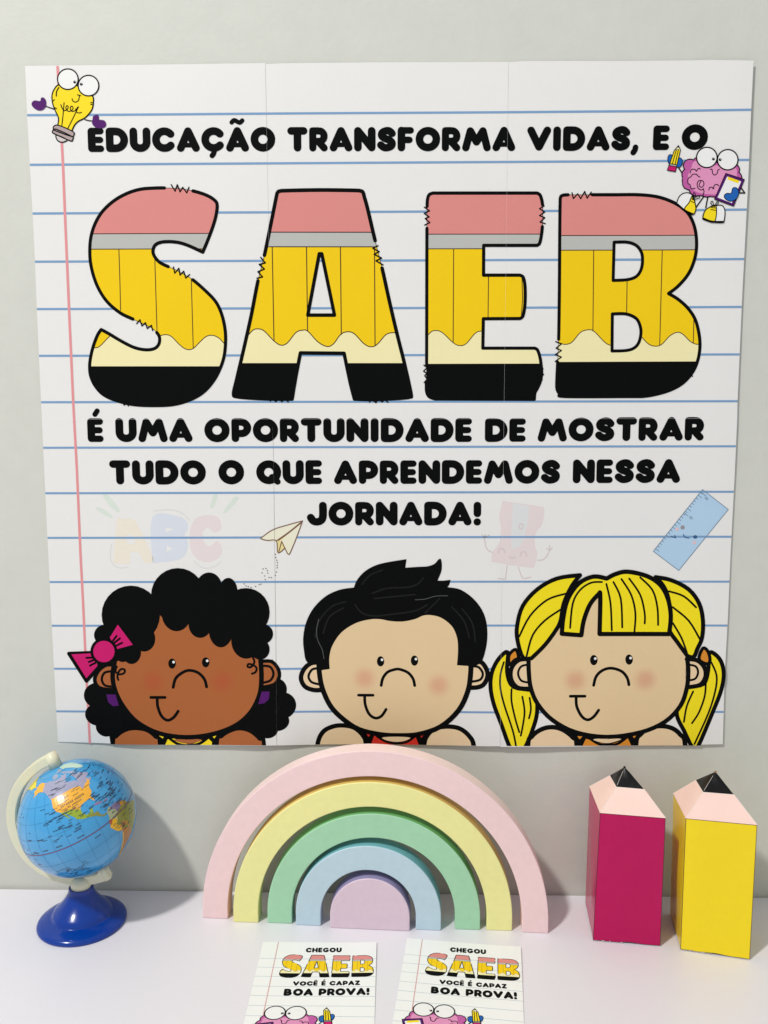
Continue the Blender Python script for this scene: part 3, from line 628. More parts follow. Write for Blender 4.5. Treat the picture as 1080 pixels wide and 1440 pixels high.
# boy
b1f = lambda x, y: px_to_sheet(*crop(400, 770, 3.484)(x, y))
pc.use(b1f, (600, 500))
bl = [b1f(393, 640), b1f(755, 672)]
SK2 = blush_mat('light_skin_blush', SKINL, [(p[0]/1000, p[1]/1000, .0125) for p in bl], (214, 150, 122))
boy = pc.fill('printed_child', SK2, [(172,600),(180,640),(200,720),(260,820),(360,886),(470,912),(560,916),(650,910),(760,870),(850,790),(900,690),(912,600),(905,480),(850,380),(720,315),(560,330),(400,335),(250,400),(190,500)], 8)
boy['label'] = 'printed boy with short black hair'
pc.fill('neck_shadow', BLK, [(300,850),(790,858),(720,970),(400,970)], 5, boy, smooth=False)
shoulder(pc, boy, 6, [(162,966),(187,905),(230,879),(282,871),(340,882),(384,920),(400,966)], SKINP, 20)
shoulder(pc, boy, 6, [(684,966),(702,915),(740,884),(800,874),(860,884),(905,920),(926,966)], SKINP, 20)
pc.fill('collar', REDC, [(412,1000),(440,920),(555,955),(640,920),(672,1000)], 8, boy, smooth=False)
pc.emit('collar_point', REDC, [[(402,913),(421,915),(412,927)], [(664,918),(683,916),(670,929)]], 9, boy)
pc.fill('neck', SKINP, [(480,930),(550,926),(615,930),(590,945),(550,951),(505,945)], 10, boy)
pc.line('neckline', BLK, [[(455,925),(500,950),(550,958),(600,950),(640,922)], [(425,920),(415,962)], [(655,920),(680,955)]], 9, 9, boy)
pc.fill('ear', SKINP, [(178,560),(130,565),(95,595),(80,640),(100,680),(140,698),(178,700)], 6, boy); pc.line('ear_outline', BLK, [[(178,562),(130,567),(95,597),(81,640),(100,680),(140,697),(178,698)]], 20, 7, boy)
pc.fill('ear', SKINP, [(905,552),(960,556),(990,590),(995,630),(975,670),(945,683),(905,685)], 6, boy); pc.line('ear_outline', BLK, [[(905,553),(960,558),(988,592),(994,630),(975,668),(945,682),(905,684)]], 20, 7, boy)
pc.line('inner_ear', BLK, [[(164,591),(135,598),(118,630),(132,658),(166,669)], [(915,580),(950,584),(971,615),(958,645),(915,655)]], 8.5, 8, boy)
pc.line('face_outline', BLK, [[(168,560),(172,620),(186,690),(225,775),(285,838),(365,890),(470,915),(560,920),(655,913),(765,874),(852,795),(898,700),(912,610),(912,550)]], 22, 9, boy)
pc.fill('hair', BLK, [(110,560),(95,500),(92,440),(105,370),(140,300),(200,240),(270,207),(340,196,1),(355,160),(390,120),(440,90),(500,73),(598,57,1),(592,99,1),(650,95),(700,92),(735,80),(755,58),(768,60),(770,110),(750,162,1),(780,162),(814,158,1),(808,180),(798,194,1),(860,205),(920,245),(965,300),(988,360),(994,430),(985,500),(962,562),(920,580,1),(845,575,1),(850,500),(845,440),(820,385),(770,345),(720,331),(680,333),(640,350),(580,362),(520,360),(470,351),(420,352),(350,370),(280,415),(235,480),(220,540),(222,595,1),(172,602,1),(165,572,1)], 10, boy)
pc.line('hair_line', HAIRL, [[(345,280),(380,320),(440,335),(540,325),(640,310),(700,280)], [(430,225),(500,200),(600,195),(650,180),(680,150)], [(440,250),(540,240),(640,230)], [(150,440),(170,360),(230,290),(300,265)], [(190,420),(220,340),(290,295)], [(870,300),(920,370),(935,460)], [(820,290),(880,360),(905,440)], [(380,180),(420,135),(480,110)], [(760,250),(720,290),(690,320)]], 5, 11, boy)
pc.line('scratch', ink('scratch', (92, 94, 96)), [[(168,350),(158,400),(162,450),(185,500),(194,545)], [(640,256),(690,252),(740,238),(800,236)]], 1.8, 12, boy)
features(pc, boy, 10, [(471,557),(637,553)], [(474,675),(482,640),(505,610),(540,597),(565,596),(605,612),(630,642),(638,675)], [(363,723),(434,723)], [(393,726),(396,770),(415,815),(445,835),(475,825),(498,792)], (18,25), 10)
# girl with pigtails
g3 = lambda x, y: px_to_sheet(*crop(670, 780, 2.919)(x, y))
pc.use(g3, (600, 500))
bl = [g3(405, 515), g3(692, 512)]
SK3 = blush_mat('light_skin_blush_two', SKINL, [(p[0]/1000, p[1]/1000, .0125) for p in bl], (208, 146, 120))
gp = pc.fill('printed_child', SK3, [(212,440),(215,520),(240,600),(300,670),(400,722),(535,744),(670,724),(770,680),(835,610),(862,530),(866,450),(830,340),(700,190),(535,140),(400,200),(260,330)], 8)
gp['label'] = 'printed girl with yellow pigtails'
PT1 = [(128,400),(92,425),(64,478),(57,540),(70,610),(100,690),(142,795),(190,795),(235,695),(248,625),(235,560),(150,540),(125,480)]
PT2 = [(955,400),(995,425),(1013,480),(1004,550),(970,640),(905,790),(885,790),(850,720),(822,660),(828,600),(860,545),(930,530),(950,470)]
for P_ in (PT1, PT2): pc.fill('pigtail', HAIRY, P_, 4, gp)
for e in (PT1, PT2): pc.line('pigtail_outline', BLK, [e], 15, 5, gp, closed=True)
for st_ in [[(112,440),(98,490),(98,550),(115,620),(148,720),(162,790)], [(143,550),(143,600),(158,670),(174,724)], [(187,580),(196,640),(188,700),(180,738)], [(217,585),(222,630),(214,668)], [(962,440),(984,495),(978,560),(950,650),(893,775)], [(940,525),(935,580),(912,645),(883,690)], [(888,560),(862,620),(850,685)]]: pc.line('hair_strand', BLK, [st_], 5.5, 5, gp)
for e in ([(133,412),(160,388),(172,420),(155,432),(135,450)], [(912,428),(928,383),(948,395),(957,430),(945,447)]):
    pc.fill('hair_tie', ORNG, e, 6, gp); pc.line('hair_tie_outline', BLK, [e], 12, 7, gp, closed=True)
pc.fill('neck_shadow', BLK, [(330,690),(760,690),(655,800),(412,800)], 5, gp, smooth=False)
shoulder(pc, gp, 6, [(208,790),(225,742),(262,714),(305,704),(350,714),(394,747),(410,790)], SKINP, 17)
shoulder(pc, gp, 6, [(652,790),(672,736),(712,710),(755,702),(800,710),(835,737),(856,790)], SKINP, 17)
pc.fill('collar', ORNG, [(424,800),(447,752),(540,778),(620,752),(642,800)], 8, gp, smooth=False)
pc.emit('collar_point', ORNG, [[(412,741),(433,742),(421,754)], [(636,738),(656,737),(646,751)]], 9, gp)
pc.fill('neck', SKINP, [(478,754),(540,751),(592,754),(560,766),(535,770),(505,766)], 10, gp)
pc.line('neckline', BLK, [[(462,750),(500,773),(540,780),(580,772),(612,750)], [(437,745),(425,785)], [(632,745),(650,780)]], 8, 9, gp)
for e, o_ in (([(214,427),(172,432),(143,465),(142,510),(168,543),(214,548)], 0), ([(862,427),(905,433),(934,462),(938,500),(915,533),(862,543)], 1)):
    pc.fill('ear', SKINP, e, 8, gp); pc.line('ear_outline', BLK, [e], 16, 9, gp)
pc.line('inner_ear', BLK, [[(208,450),(182,458),(170,485),(182,514),(208,522)], [(866,450),(898,457),(908,482),(896,508),(866,515)]], 6.5, 9, gp)
pc.line('face_outline', BLK, [[(213,425),(214,480),(222,545),(250,610),(310,675),(405,725),(535,745),(672,727),(772,684),(836,618),(862,545),(868,480),(864,425)]], 16, 10, gp)
LL = [(190,420),(168,350),(167,290),(190,210),(250,142),(330,98),(425,84,1),(390,130),(358,200),(345,270),(325,310),(280,370),(225,424,1)]
LR = [(735,92,1),(800,105),(870,142),(913,200),(928,270),(924,340),(905,385),(890,418),(865,415,1),(825,360),(790,305),(795,240),(785,170),(765,125)]
for e in (LL, LR): pc.fill('side_hair', HAIRY, e, 11, gp)
for e in (LL, LR): pc.line('side_hair_outline', BLK, [e], 15, 12, gp, closed=True)
BG = [(350,324,1),(356,260),(375,182),(420,118),(480,90),(535,98,1),(570,80),(620,70),(700,88),(755,125),(785,180),(797,250),(790,325,1),(505,325,1),(508,170),(500,163),(465,205),(440,270),(430,330,1)]
pc.fill('fringe', HAIRY, BG, 13, gp); pc.line('fringe_outline', BLK, [BG], 16, 14, gp, closed=True)
for st_ in [[(515,112),(470,115),(425,145),(395,200),(384,300)], [(533,120),(550,200),(555,310)], [(562,112),(592,180),(598,298)], [(595,100),(635,165),(652,240),(648,315)], [(627,98),(672,165),(690,240),(690,282)], [(672,93),(722,145),(742,215),(745,288)], [(175,335),(220,250),(290,185),(365,160)], [(205,415),(230,330),(280,270),(345,225)], [(790,150),(850,170),(900,215)], [(805,215),(870,270),(915,345)], [(805,280),(840,340),(862,400)]]: pc.line('hair_strand', BLK, [st_], 5.5, 15, gp)
features(pc, gp, 10, [(481,432),(626,430)], [(480,535),(490,500),(515,475),(552,465),(595,478),(618,505),(625,533)], [(384,579),(444,579)], [(408,582),(410,620),(430,660),(455,675),(480,662),(500,636)], (15.5,21), 8.5)

# ------------------------------------------------------------ rainbow
def arch(cx, n, rot, ro, ri, topz, depth, m, label):
    t = empty('rainbow_arch', (cx, -n, 0), label, 'toy', 'nested arches of the wooden rainbow', (0, 0, rot))
    bm = bmesh.new(); N = 72; k = topz-ro                        # semicircle standing on short straight legs
    outer = [(ro, 0)]+[(ro*math.cos(math.pi*i/N), k+ro*math.sin(math.pi*i/N)) for i in range(N+1)]+[(-ro, 0)]
    if ri: inner = [(-ri, 0)]+[(-ri*math.cos(math.pi*i/N), k+ri*math.sin(math.pi*i/N)) for i in range(N+1)]+[(ri, 0)]
    vs = []; j = len(outer)
    if ri:
        inn = inner[::-1]
        fo = [bm.verts.new((x, 0, z)) for x, z in outer]; fi = [bm.verts.new((x, 0, z)) for x, z in inn]
        bo_ = [bm.verts.new((x, depth, z)) for x, z in outer]; bi = [bm.verts.new((x, depth, z)) for x, z in inn]
        for i in range(j-1):
            bm.faces.new((fo[i+1], fo[i], fi[i], fi[i+1])); bm.faces.new((bo_[i], bo_[i+1], bi[i+1], bi[i]))
            bm.faces.new((fo[i], fo[i+1], bo_[i+1], bo_[i])); bm.faces.new((fi[i+1], fi[i], bi[i], bi[i+1]))
        bm.faces.new((fo[0], bo_[0], bi[0], fi[0])); bm.faces.new((fo[-1], fi[-1], bi[-1], bo_[-1]))
    else:
        fo = [bm.verts.new((x, 0, z)) for x, z in outer]; bo_ = [bm.verts.new((x, depth, z)) for x, z in outer]
        bm.faces.new(fo[::-1]); bm.faces.new(bo_)
        for i in range(j-1): bm.faces.new((fo[i], fo[i+1], bo_[i+1], bo_[i]))
        bm.faces.new((fo[-1], fo[0], bo_[0], bo_[-1]))
    bmesh.ops.recalc_face_normals(bm, faces=bm.faces[:])
    ed = [e for e in bm.edges if len(e.link_faces) == 2 and e.calc_face_angle() > .6]
    bmesh.ops.bevel(bm, geom=ed, offset=.0009, segments=3, affect='EDGES', profile=.5)
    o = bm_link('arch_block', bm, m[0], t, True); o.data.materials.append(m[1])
    for p in o.data.polygons:                        # shade in the gaps, and the pink's lit top, painted into the curved outside
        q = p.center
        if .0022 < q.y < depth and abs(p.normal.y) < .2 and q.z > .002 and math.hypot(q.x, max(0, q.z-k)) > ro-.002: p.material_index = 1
    md = o.modifiers.new('n', 'WEIGHTED_NORMAL'); md.keep_sharp = True
    return t
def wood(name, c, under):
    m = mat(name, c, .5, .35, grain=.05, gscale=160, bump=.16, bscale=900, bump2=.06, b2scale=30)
    return m, mat(name+'_side_shading', under, .5, .35, grain=.03, gscale=220, bump=.12, bscale=900)
a4 = lambda a, b: math.atan2(-(b[1]-a[1]), b[0]-a[0])
for (A_, B_, tz, th, c, uc, nm, lab) in (
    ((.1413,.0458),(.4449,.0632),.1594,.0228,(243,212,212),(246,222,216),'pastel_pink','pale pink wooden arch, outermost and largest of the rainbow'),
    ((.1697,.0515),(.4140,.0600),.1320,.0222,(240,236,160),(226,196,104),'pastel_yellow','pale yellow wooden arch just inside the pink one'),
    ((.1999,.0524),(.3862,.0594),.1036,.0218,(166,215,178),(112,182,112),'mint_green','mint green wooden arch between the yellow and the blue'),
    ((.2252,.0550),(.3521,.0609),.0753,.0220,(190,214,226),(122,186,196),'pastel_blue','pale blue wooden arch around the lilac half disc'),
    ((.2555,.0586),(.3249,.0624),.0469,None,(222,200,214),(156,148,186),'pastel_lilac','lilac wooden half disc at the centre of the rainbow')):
    w = math.hypot(B_[0]-A_[0], B_[1]-A_[1]); ro_ = w/2
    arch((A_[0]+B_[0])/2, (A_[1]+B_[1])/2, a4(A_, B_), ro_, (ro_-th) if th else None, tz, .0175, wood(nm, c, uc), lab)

# ------------------------------------------------------------ paper pencils
def paper_pencil(bot, top_, ring, apex, colr, label, seam_col):
    """corners go front-left, front-right, back-right, back-left as (x, n); ring entries (x, n, z)"""
    cx = sum(p[0] for p in bot)/4; cn = sum(p[1] for p in bot)/4
    t = empty('paper_pencil', (cx, -cn, 0), label, 'box', 'folded paper pencils on the table')
    L3 = lambda x, n, z: Vector((x-cx, -(n-cn), z))
    B = [L3(p[0], p[1], .0008) for p in bot]; Tp = [L3(*p) for p in top_]; Rg = [L3(*p) for p in ring]; Ap = L3(*apex)
    def loft(name, lo, hi, m, nu=14, nv=16, bulge=.0006, parent=t, seed=0, cap=False, wav=0):
        rnd = random.Random(seed); V = []; Fs = []
        ph = [rnd.uniform(0, 6) for _ in range(8)]
        for s in range(4):
            a0, a1, b0, b1_ = lo[s], lo[(s+1) % 4], hi[s], hi[(s+1) % 4]
            nrm = (a1-a0).cross(b0-a0).normalized(); base = len(V)
            for j in range(nv+1):
                for i in range(nu+1):
                    u = i/nu; v = j/nv
                    p = (a0.lerp(a1, u)).lerp(b0.lerp(b1_, u), v)
                    k = math.sin(math.pi*u)*math.sin(math.pi*min(1, max(0, v)))
                    p = p+nrm*(bulge*k*(.5+.9*math.sin(2.3*u+3.1*v+ph[s]))+.25*bulge*k*math.sin(9*u+ph[s+4])*math.sin(11*v+ph[s]))
                    if j == 0 and wav: p.z += wav*(.5+.5*math.sin(13*u+ph[s]))*math.sin(math.pi*u)
                    V.append(p)
            for j in range(nv):
                for i in range(nu):
                    q = base+j*(nu+1)+i; Fs.append((q, q+1, q+nu+2, q+nu+1))
        o = link(name, V, Fs, m, parent, True)
        o.data.set_sharp_from_angle(angle=math.radians(25))
        return o
    body = loft('pencil_body', B, Tp, colr, seed=int(cx*1000), bulge=.0009, wav=.0009)
    wood_ = mat('paper_wood', (246, 212, 200), .42, .4, grain=.02, gscale=300, bump=.1, bscale=150, bump2=.2, b2scale=30)
    lead = mat('paper_lead', (14, 14, 15), .3, .25, grain=.03, bump2=.25, b2scale=60)
    out = [p+Vector((0, 0, .0003))+(p-sum(Tp, Vector())/4).normalized()*.0004 for p in Tp]
    loft('wood_point', out, Rg, wood_, nu=8, nv=8, bulge=.0005, seed=3)
    loft('lead_point', [p*1 for p in Rg], [Ap+(p-Ap)*.04 for p in Rg], lead, nu=6, nv=6, bulge=.0005, seed=5)
    # thin printed fold lines and the pale worn creases
    line_m = mat('fold_print', seam_col, .5, .3); crease = mat('worn_crease', (238, 228, 222), .5, .3)
    def rod(name, a, b, r, m):
        d = (b-a); q = d.to_track_quat('Z', 'Y'); bm = bmesh.new()
        bmesh.ops.create_cone(bm, segments=6, radius1=r, radius2=r, depth=d.length, cap_ends=True)
        bmesh.ops.transform(bm, matrix=Matrix.Translation((a+b)/2)@q.to_matrix().to_4x4(), verts=bm.verts)
        bm_link(name, bm, m, t)
    for i in (0, 1): rod('fold_line', B[i], Tp[i], .00022, line_m)
    for i in range(4): rod('fold_line', Tp[i], Tp[(i+1) % 4], .00022, line_m)
    for i in range(4): rod('crease', out[i], Rg[i], .00020, crease); rod('crease', Rg[i], Rg[(i+1) % 4], .00018, crease)
    rod('crease', Rg[0].lerp(Ap, .08), Rg[0].lerp(Ap, .8), .00012, crease)
    # torn paper showing along the lower front edge
    rnd = random.Random(int(cx*977)); V = []; Fs = []; N_ = 18
    for i in range(N_+1):
        u = .03+.42*i/N_; p = B[0].lerp(B[1], u)+Vector((0, -.0004, 0))
        V += [p+Vector((0, 0, .0001+.0007*rnd.random())), p+Vector((0, -.0005*rnd.random(), -.0007))]
    for i in range(N_):
        if rnd.random() < .45: Fs.append((2*i, 2*i+1, 2*i+3, 2*i+2))
    link('torn_edge', V, Fs, mat('torn_paper', (176, 168, 166), .8, .2), t)
    # small worn tip
    bm = bmesh.new(); bmesh.ops.create_icosphere(bm, subdivisions=2, radius=.0011); bmesh.ops.translate(bm, verts=bm.verts, vec=Ap+Vector((0, 0, -.0002)))
    bm_link('worn_tip', bm, lead if seam_col[0] < 80 else mat('worn_paper', (150, 120, 90), .7, .2), t, True)
    return t
mPk = mat('paper_magenta', (186, 4, 86), .24, .28, grain=.02, gscale=200, bump=.06, bscale=200, bump2=.25, b2scale=22)
mYe = mat('paper_yellow', (246, 218, 22), .24, .35, grain=.02, gscale=200, bump=.06, bscale=200, bump2=.25, b2scale=22)
paper_pencil([(.4814,.0727),(.5363,.0795),(.5421,.0221),(.4872,.0153)],
             [(.4838,.0716,.1140),(.5359,.0796,.1139),(.5350,.0320,.1140),(.4866,.0190,.1134)],
             [(.5005,.0567,.1305),(.5227,.0617,.1309),(.5190,.0390,.1309),(.5007,.0330,.1304)], (.5090,.0488,.145), mPk,
             'magenta paper pencil box with pale pink point and black tip', (70, 20, 40))
paper_pencil([(.5522,.0841),(.6049,.0965),(.6123,.0440),(.5597,.0316)],
             [(.5522,.0817,.1149),(.6058,.0936,.1156),(.6080,.0500,.1160),(.5572,.0335,.1142)],
             [(.5683,.0734,.1342),(.5921,.0781,.1344),(.5898,.0530,.1340),(.5710,.0478,.1334)], (.5814,.0637,.148), mYe,
             'yellow paper pencil box with pale pink point and black tip', (96, 66, 30))

# ------------------------------------------------------------ globe
SC = Vector((.03584, -.052, .09613)); SR = .0491
RGM = ((0.6707834617,-0.6494806249,-0.3580844390),(0.3324295788,-0.1683041614,0.9279893773),(-0.6629782219,-0.7415177861,0.1030109225))
def sph(lon, lat, r):
    lo, la = math.radians(lon), math.radians(lat); v = (math.cos(la)*math.cos(lo), math.cos(la)*math.sin(lo), math.sin(la))
    x, z, n = (sum(RGM[i][k]*v[k] for k in range(3)) for i in range(3))
    return Vector((x, -n, z))*r
globe = empty('desk_globe', (.0368, -.0535, 0), 'small desk globe with blue oceans on a cream arm and royal blue base', 'globe')
def gl(v): return v+SC-Vector(globe.location)
MG = dict(rough=.22, spec=.5)
OCEAN = mat('globe_ocean', (66, 158, 214), .24, .5, coat=.4, grain=.04, gscale=120)
V = []; Fs = []; NL, NB = 96, 48
for j in range(NB+1):
    for i in range(NL): V.append(gl(sph(i*360/NL, -90+180*j/NB*.99999+.0001, SR)))
for j in range(NB):
    for i in range(NL): Fs.append((j*NL+i, j*NL+(i+1) % NL, (j+1)*NL+(i+1) % NL, (j+1)*NL+i))
ball = link('globe_ball', V, Fs, OCEAN, globe, True)
gm = lambda n, c: mat('globe_'+n, c, .24, .5, coat=.4, grain=.05, gscale=300)
gc = Canvas(ball, lambda a, b, l: gl(sph(a, b, SR+(.05+.04*l)/1000)))
gc.grid = 4.0
gc.use(lambda x, y: (x, y), (0, 0))
NA = [(-168,66),(-162,67),(-163,69),(-156,71.3),(-141,69.7),(-128,70),(-115,68.5),(-108,68),(-95,68),(-95,71.5),(-90,69),(-82,69),(-82,67),(-87,65),(-94,61),(-94,58.5),(-88,56.5),(-82,55),(-80,51.5),(-79,54),(-77,57),(-78,62.5),(-73,62),(-70,59),(-65,60),(-61,56),(-56,52),(-60,50),(-66,50),(-65,48),(-61,46),(-66,44),(-70,43.5),(-70,41.7),(-74,40.5),(-76,37),(-76,35),(-81,31.5),(-80,27),(-80.5,25.2),(-82,27),(-83.5,30),(-89,30),(-94,29.5),(-97.3,27),(-97.5,22),(-95,18.5),(-91,18.8),(-90,21),(-87,21.4),(-88.5,16),(-84,15.8),(-83.5,11),(-81,9),(-78,9.3),(-77.5,8),(-80,7.5),(-83,8.5),(-86,11),(-88,13),(-92,14.5),(-95,16),(-99,16.8),(-105,20),(-106,23),(-110,27),(-113,31),(-114.7,31.7),(-112,28),(-109.5,23.2),(-112,25),(-115,29),(-117,32.5),(-121,35),(-124,40),(-124,48),(-128,51),(-131,55),(-136,58.5),(-145,60.3),(-152,60),(-154,58),(-162,55),(-158,58.5),(-162,59),(-166,62),(-161,64.5)]
SA = [(-77.5,8.5),(-75,11),(-72,12),(-71,11),(-62,10.7),(-60,8.5),(-52,5),(-50,0),(-44,-2.5),(-39,-3),(-35,-6),(-35,-9),(-39,-13),(-39,-18),(-41,-22),(-48,-26),(-49,-29),(-53,-33.5),(-58,-34.5),(-57,-37),(-62,-39),(-65,-42),(-67,-46),(-68,-50),(-68,-54),(-71,-54),(-75,-50),(-74,-42),(-73,-37),(-71,-30),(-70,-18.5),(-76,-14),(-81,-6),(-80,-3),(-80,0),(-78,3),(-77,7)]
CA = [(-141,72),(-141,60),(-130,54.5),(-126,49),(-95,49),(-88,48),(-83,46),(-82.5,42),(-79,43),(-75,45),(-71,45),(-69,47.3),(-67.5,47),(-67,44),(-50,44),(-50,75),(-100,75)]
US = [(-126,49),(-95,49),(-88,48),(-83,46),(-82.5,42),(-79,43),(-75,45),(-71,45),(-69,47.3),(-67.5,47),(-67,44),(-60,40),(-78,24),(-97.3,26),(-99,27),(-103,29),(-106.5,31.5),(-111,31.3),(-117,32.5),(-130,34)]
AK = [(-141,72),(-141,60),(-130,54.5),(-135,50),(-175,50),(-175,75)]
MX = [(-130,34),(-117,32.5),(-111,31.3),(-106.5,31.5),(-103,29),(-99,27),(-97.3,26),(-90,26),(-84,20),(-88,17.5),(-92,16),(-93,12),(-120,15)]
CAm = [(-84,20),(-88,17.5),(-92,16),(-93,12),(-84,6),(-77,6),(-77,12)]
na = [NA]
for nm, poly, c in (('canada', CA, (158,158,184)), ('united_states', US, (240,176,52)), ('alaska', AK, (238,178,60)), ('mexico', MX, (150,172,48)), ('central_america', CAm, (140,140,60))):
    gc.emit('land_patch', gm(nm, c), [poly], 2, clip=na)
gc.emit('land_patch', gm('arctic', (150,164,190)), [crom(p, True, 3) for p in ([(-118,75),(-105,77),(-98,73),(-105,69.5),(-117,70)], [(-90,74),(-80,74),(-72,70),(-66,66),(-65,62.5),(-72,63),(-76,66),(-82,70)], [(-95,80),(-70,82.5),(-75,77),(-95,77)])], 2)
gc.emit('land_patch', gm('greenland', (186,216,196)), [crom([(-68,77),(-58,82),(-35,83.4),(-18,80),(-20,72),(-30,68),(-43,60),(-51,63),(-54,70),(-60,76)], True, 3)], 2)
gc.emit('land_patch', gm('siberia', (232,214,40)), [crom([(-170,66),(-175,67.5),(-185,70),(-200,71),(-220,73),(-220,55),(-205,59),(-196,58),(-198,52),(-204,51),(-203,56),(-196,62),(-182,62),(-178,64.5)], True, 3)], 2)
gc.emit('land_patch', gm('islands', (150,120,160)), [crom(p, True, 2) for p in ([(-84.5,22),(-80,23),(-75,20.5),(-78,20)], [(-74,19.8),(-70,19.8),(-68.5,18.5),(-72,18)], [(-67,18.4),(-65.7,18.3),(-66,18)], [(-78.3,18.4),(-76.4,18.1),(-77,17.8)])], 2)
for nm, poly, c in (('brazil', [(-70,-15),(-60,-22),(-54,-26),(-54,-34),(-30,-34),(-30,8),(-50,8),(-60,4),(-64,3),(-70,1),(-70,-4),(-74,-8),(-70,-11)], (132,138,40)),
                    ('colombia', [(-82,3),(-79,1),(-75,0),(-70,-4),(-70,1),(-67.5,2),(-68,6),(-72,8),(-72,13),(-80,12)], (168,176,136)),
                    ('venezuela', [(-72,13),(-72,8),(-68,6),(-67.5,2),(-64,3),(-60,4),(-60,12)], (124,112,150)),
                    ('guiana', [(-60,12),(-60,4),(-56,2),(-50,4),(-50,8)], (206,136,30)),
                    ('ecuador', [(-83,1.5),(-79,1.5),(-75.5,0),(-78,-4),(-82,-4)], (186,98,26)),
                    ('peru', [(-83,-4),(-78,-4),(-75.5,0),(-70,-3),(-74,-8),(-70,-11),(-69,-17),(-70,-19),(-85,-15)], (236,184,22)),
                    ('bolivia', [(-70,-11),(-65,-10),(-60,-14),(-58,-20),(-62,-22),(-68,-22.5),(-69,-17)], (196,128,46)),
                    ('argentina', [(-68,-22.5),(-62,-22),(-58,-20),(-54,-26),(-54,-34),(-54,-60),(-70,-56),(-71.5,-45),(-70,-33)], (176,114,48)),
                    ('chile', [(-85,-17),(-70,-18),(-68,-22.5),(-70,-33),(-71.5,-45),(-70,-56),(-85,-58)], (206,176,80))):
    gc.emit('land_patch', gm(nm, c), [poly], 2, clip=[SA])
gc.emit('polar_sea', gm('polar', (30, 120, 196)), [[(-180+i*8, -68) for i in range(46)]+[(180-i*8, -84) for i in range(46)]], 1)
gl_line = gm('grid_line', (52, 138, 190)); RED = gm('equator', (112, 40, 90)); DK = gm('ink', (40, 52, 70))
# graticule
pol = []
for lo in range(-180, 180, 15): pol.append([(lo-.22, -80+k*4) for k in range(41)]+[(lo+.22, 80-k*4) for k in range(41)])
for la in list(range(-75, 80, 15)):
    if la: pol.append([(-180+k*4, la-.2) for k in range(91)]+[(180-k*4, la+.2) for k in range(91)])
gc.emit('grid_lines', gl_line, pol, 1)
gc.emit('equator_line', RED, [[(-180+k*4, -.42) for k in range(91)]+[(180-k*4, .42) for k in range(91)]], 3)
gc.emit('date_line', RED, [[(-30.5, -72+k*4) for k in range(37)]+[(-29.9, 72-k*4) for k in range(37)]], 3)
# place names, far too small to read in the photo: short rows of tiny strokes
def tick_row(lon, lat, n, h, parent_polys):
    x = lon; k = 1/max(.3, math.cos(math.radians(lat)))
    for i in range(n):
        w = random.uniform(.35, .8)*k*h/1.1
        parent_polys.append([(x, lat), (x+w, lat), (x+w, lat+h*random.uniform(.75, 1)), (x, lat+h*random.uniform(.75, 1))]); x += w+.35*k*h/1.1
rows = []; r0 = random.Random(8)
for k in range(34):
    tick_row(r0.uniform(-122, -78), r0.choice((r0.uniform(27, 32), r0.uniform(39.5, 50))), r0.randint(4, 9), .85, rows)
for k in range(26): tick_row(r0.uniform(-130, -62), r0.uniform(50, 66), r0.randint(4, 10), .85, rows)
for k in range(60): tick_row(r0.uniform(-84, -52), r0.uniform(8, 34), r0.randint(4, 9), .9, rows)
for k in range(36): tick_row(r0.uniform(-78, -50), r0.uniform(-20, 10), r0.randint(4, 8), .85, rows)
for k in range(12): tick_row(r0.uniform(-108, -88), r0.uniform(15, 27), r0.randint(4, 7), .8, rows)
for k in range(34): tick_row(r0.uniform(-145, -112), r0.uniform(8, 46), r0.randint(5, 9), .8, rows)
for k in range(14): tick_row(r0.uniform(-190, -160), r0.uniform(-20, 40), r0.randint(3, 6), .9, rows)
for lo, la in ((-148, 3), (-133, 3), (-112, 3), (-160, 2), (-98, -6), (-150, 14), (-164, 15), (-166, -12), (-110, 12), (-112, 10), (-118, 17), (-124, 20)): tick_row(lo, la, 6, 1.3, rows)
for k in range(50): tick_row(r0.uniform(-165, -118), r0.uniform(-52, -22), r0.randint(3, 8), .95, rows)
for k in range(10): tick_row(r0.uniform(-118, -95), r0.uniform(-62, -52), r0.randint(5, 9), 1.0, rows)
for k in range(30): tick_row(r0.uniform(-66, -35), r0.uniform(15, 60), r0.randint(4, 8), .9, rows)
vis = rows
def name_on_globe(text, lon, lat, h, wid):
    k = 1/math.cos(math.radians(lat)); W = sum((.42 if c == ' ' else G[c][0])+.12 for c in text); ex = (wid/W, 0)
    x = lon; out = []
    for c in text:
        if c == ' ': x += .5*ex[0]; continue
        for st in G[c][1]:
            if st[0] == 'poly': continue
            for q in stroke_polys([(p[0]*20, p[1]*20) for p in st[0]], st[1]*11): out.append([(x+a/20*ex[0], lat+b/20*h) for a, b in q])
        x += (G[c][0]+.12)*ex[0]
    return out
gc.gridon = False
gc.emit('place_names', DK, vis, 4)
gc.emit('country_name', DK, name_on_globe('ESTADOS UNIDOS', -115, 36, 2.6, 30)+name_on_globe('DA AMERICA', -108, 33, 2.0, 17), 5)
gc.gridon = True
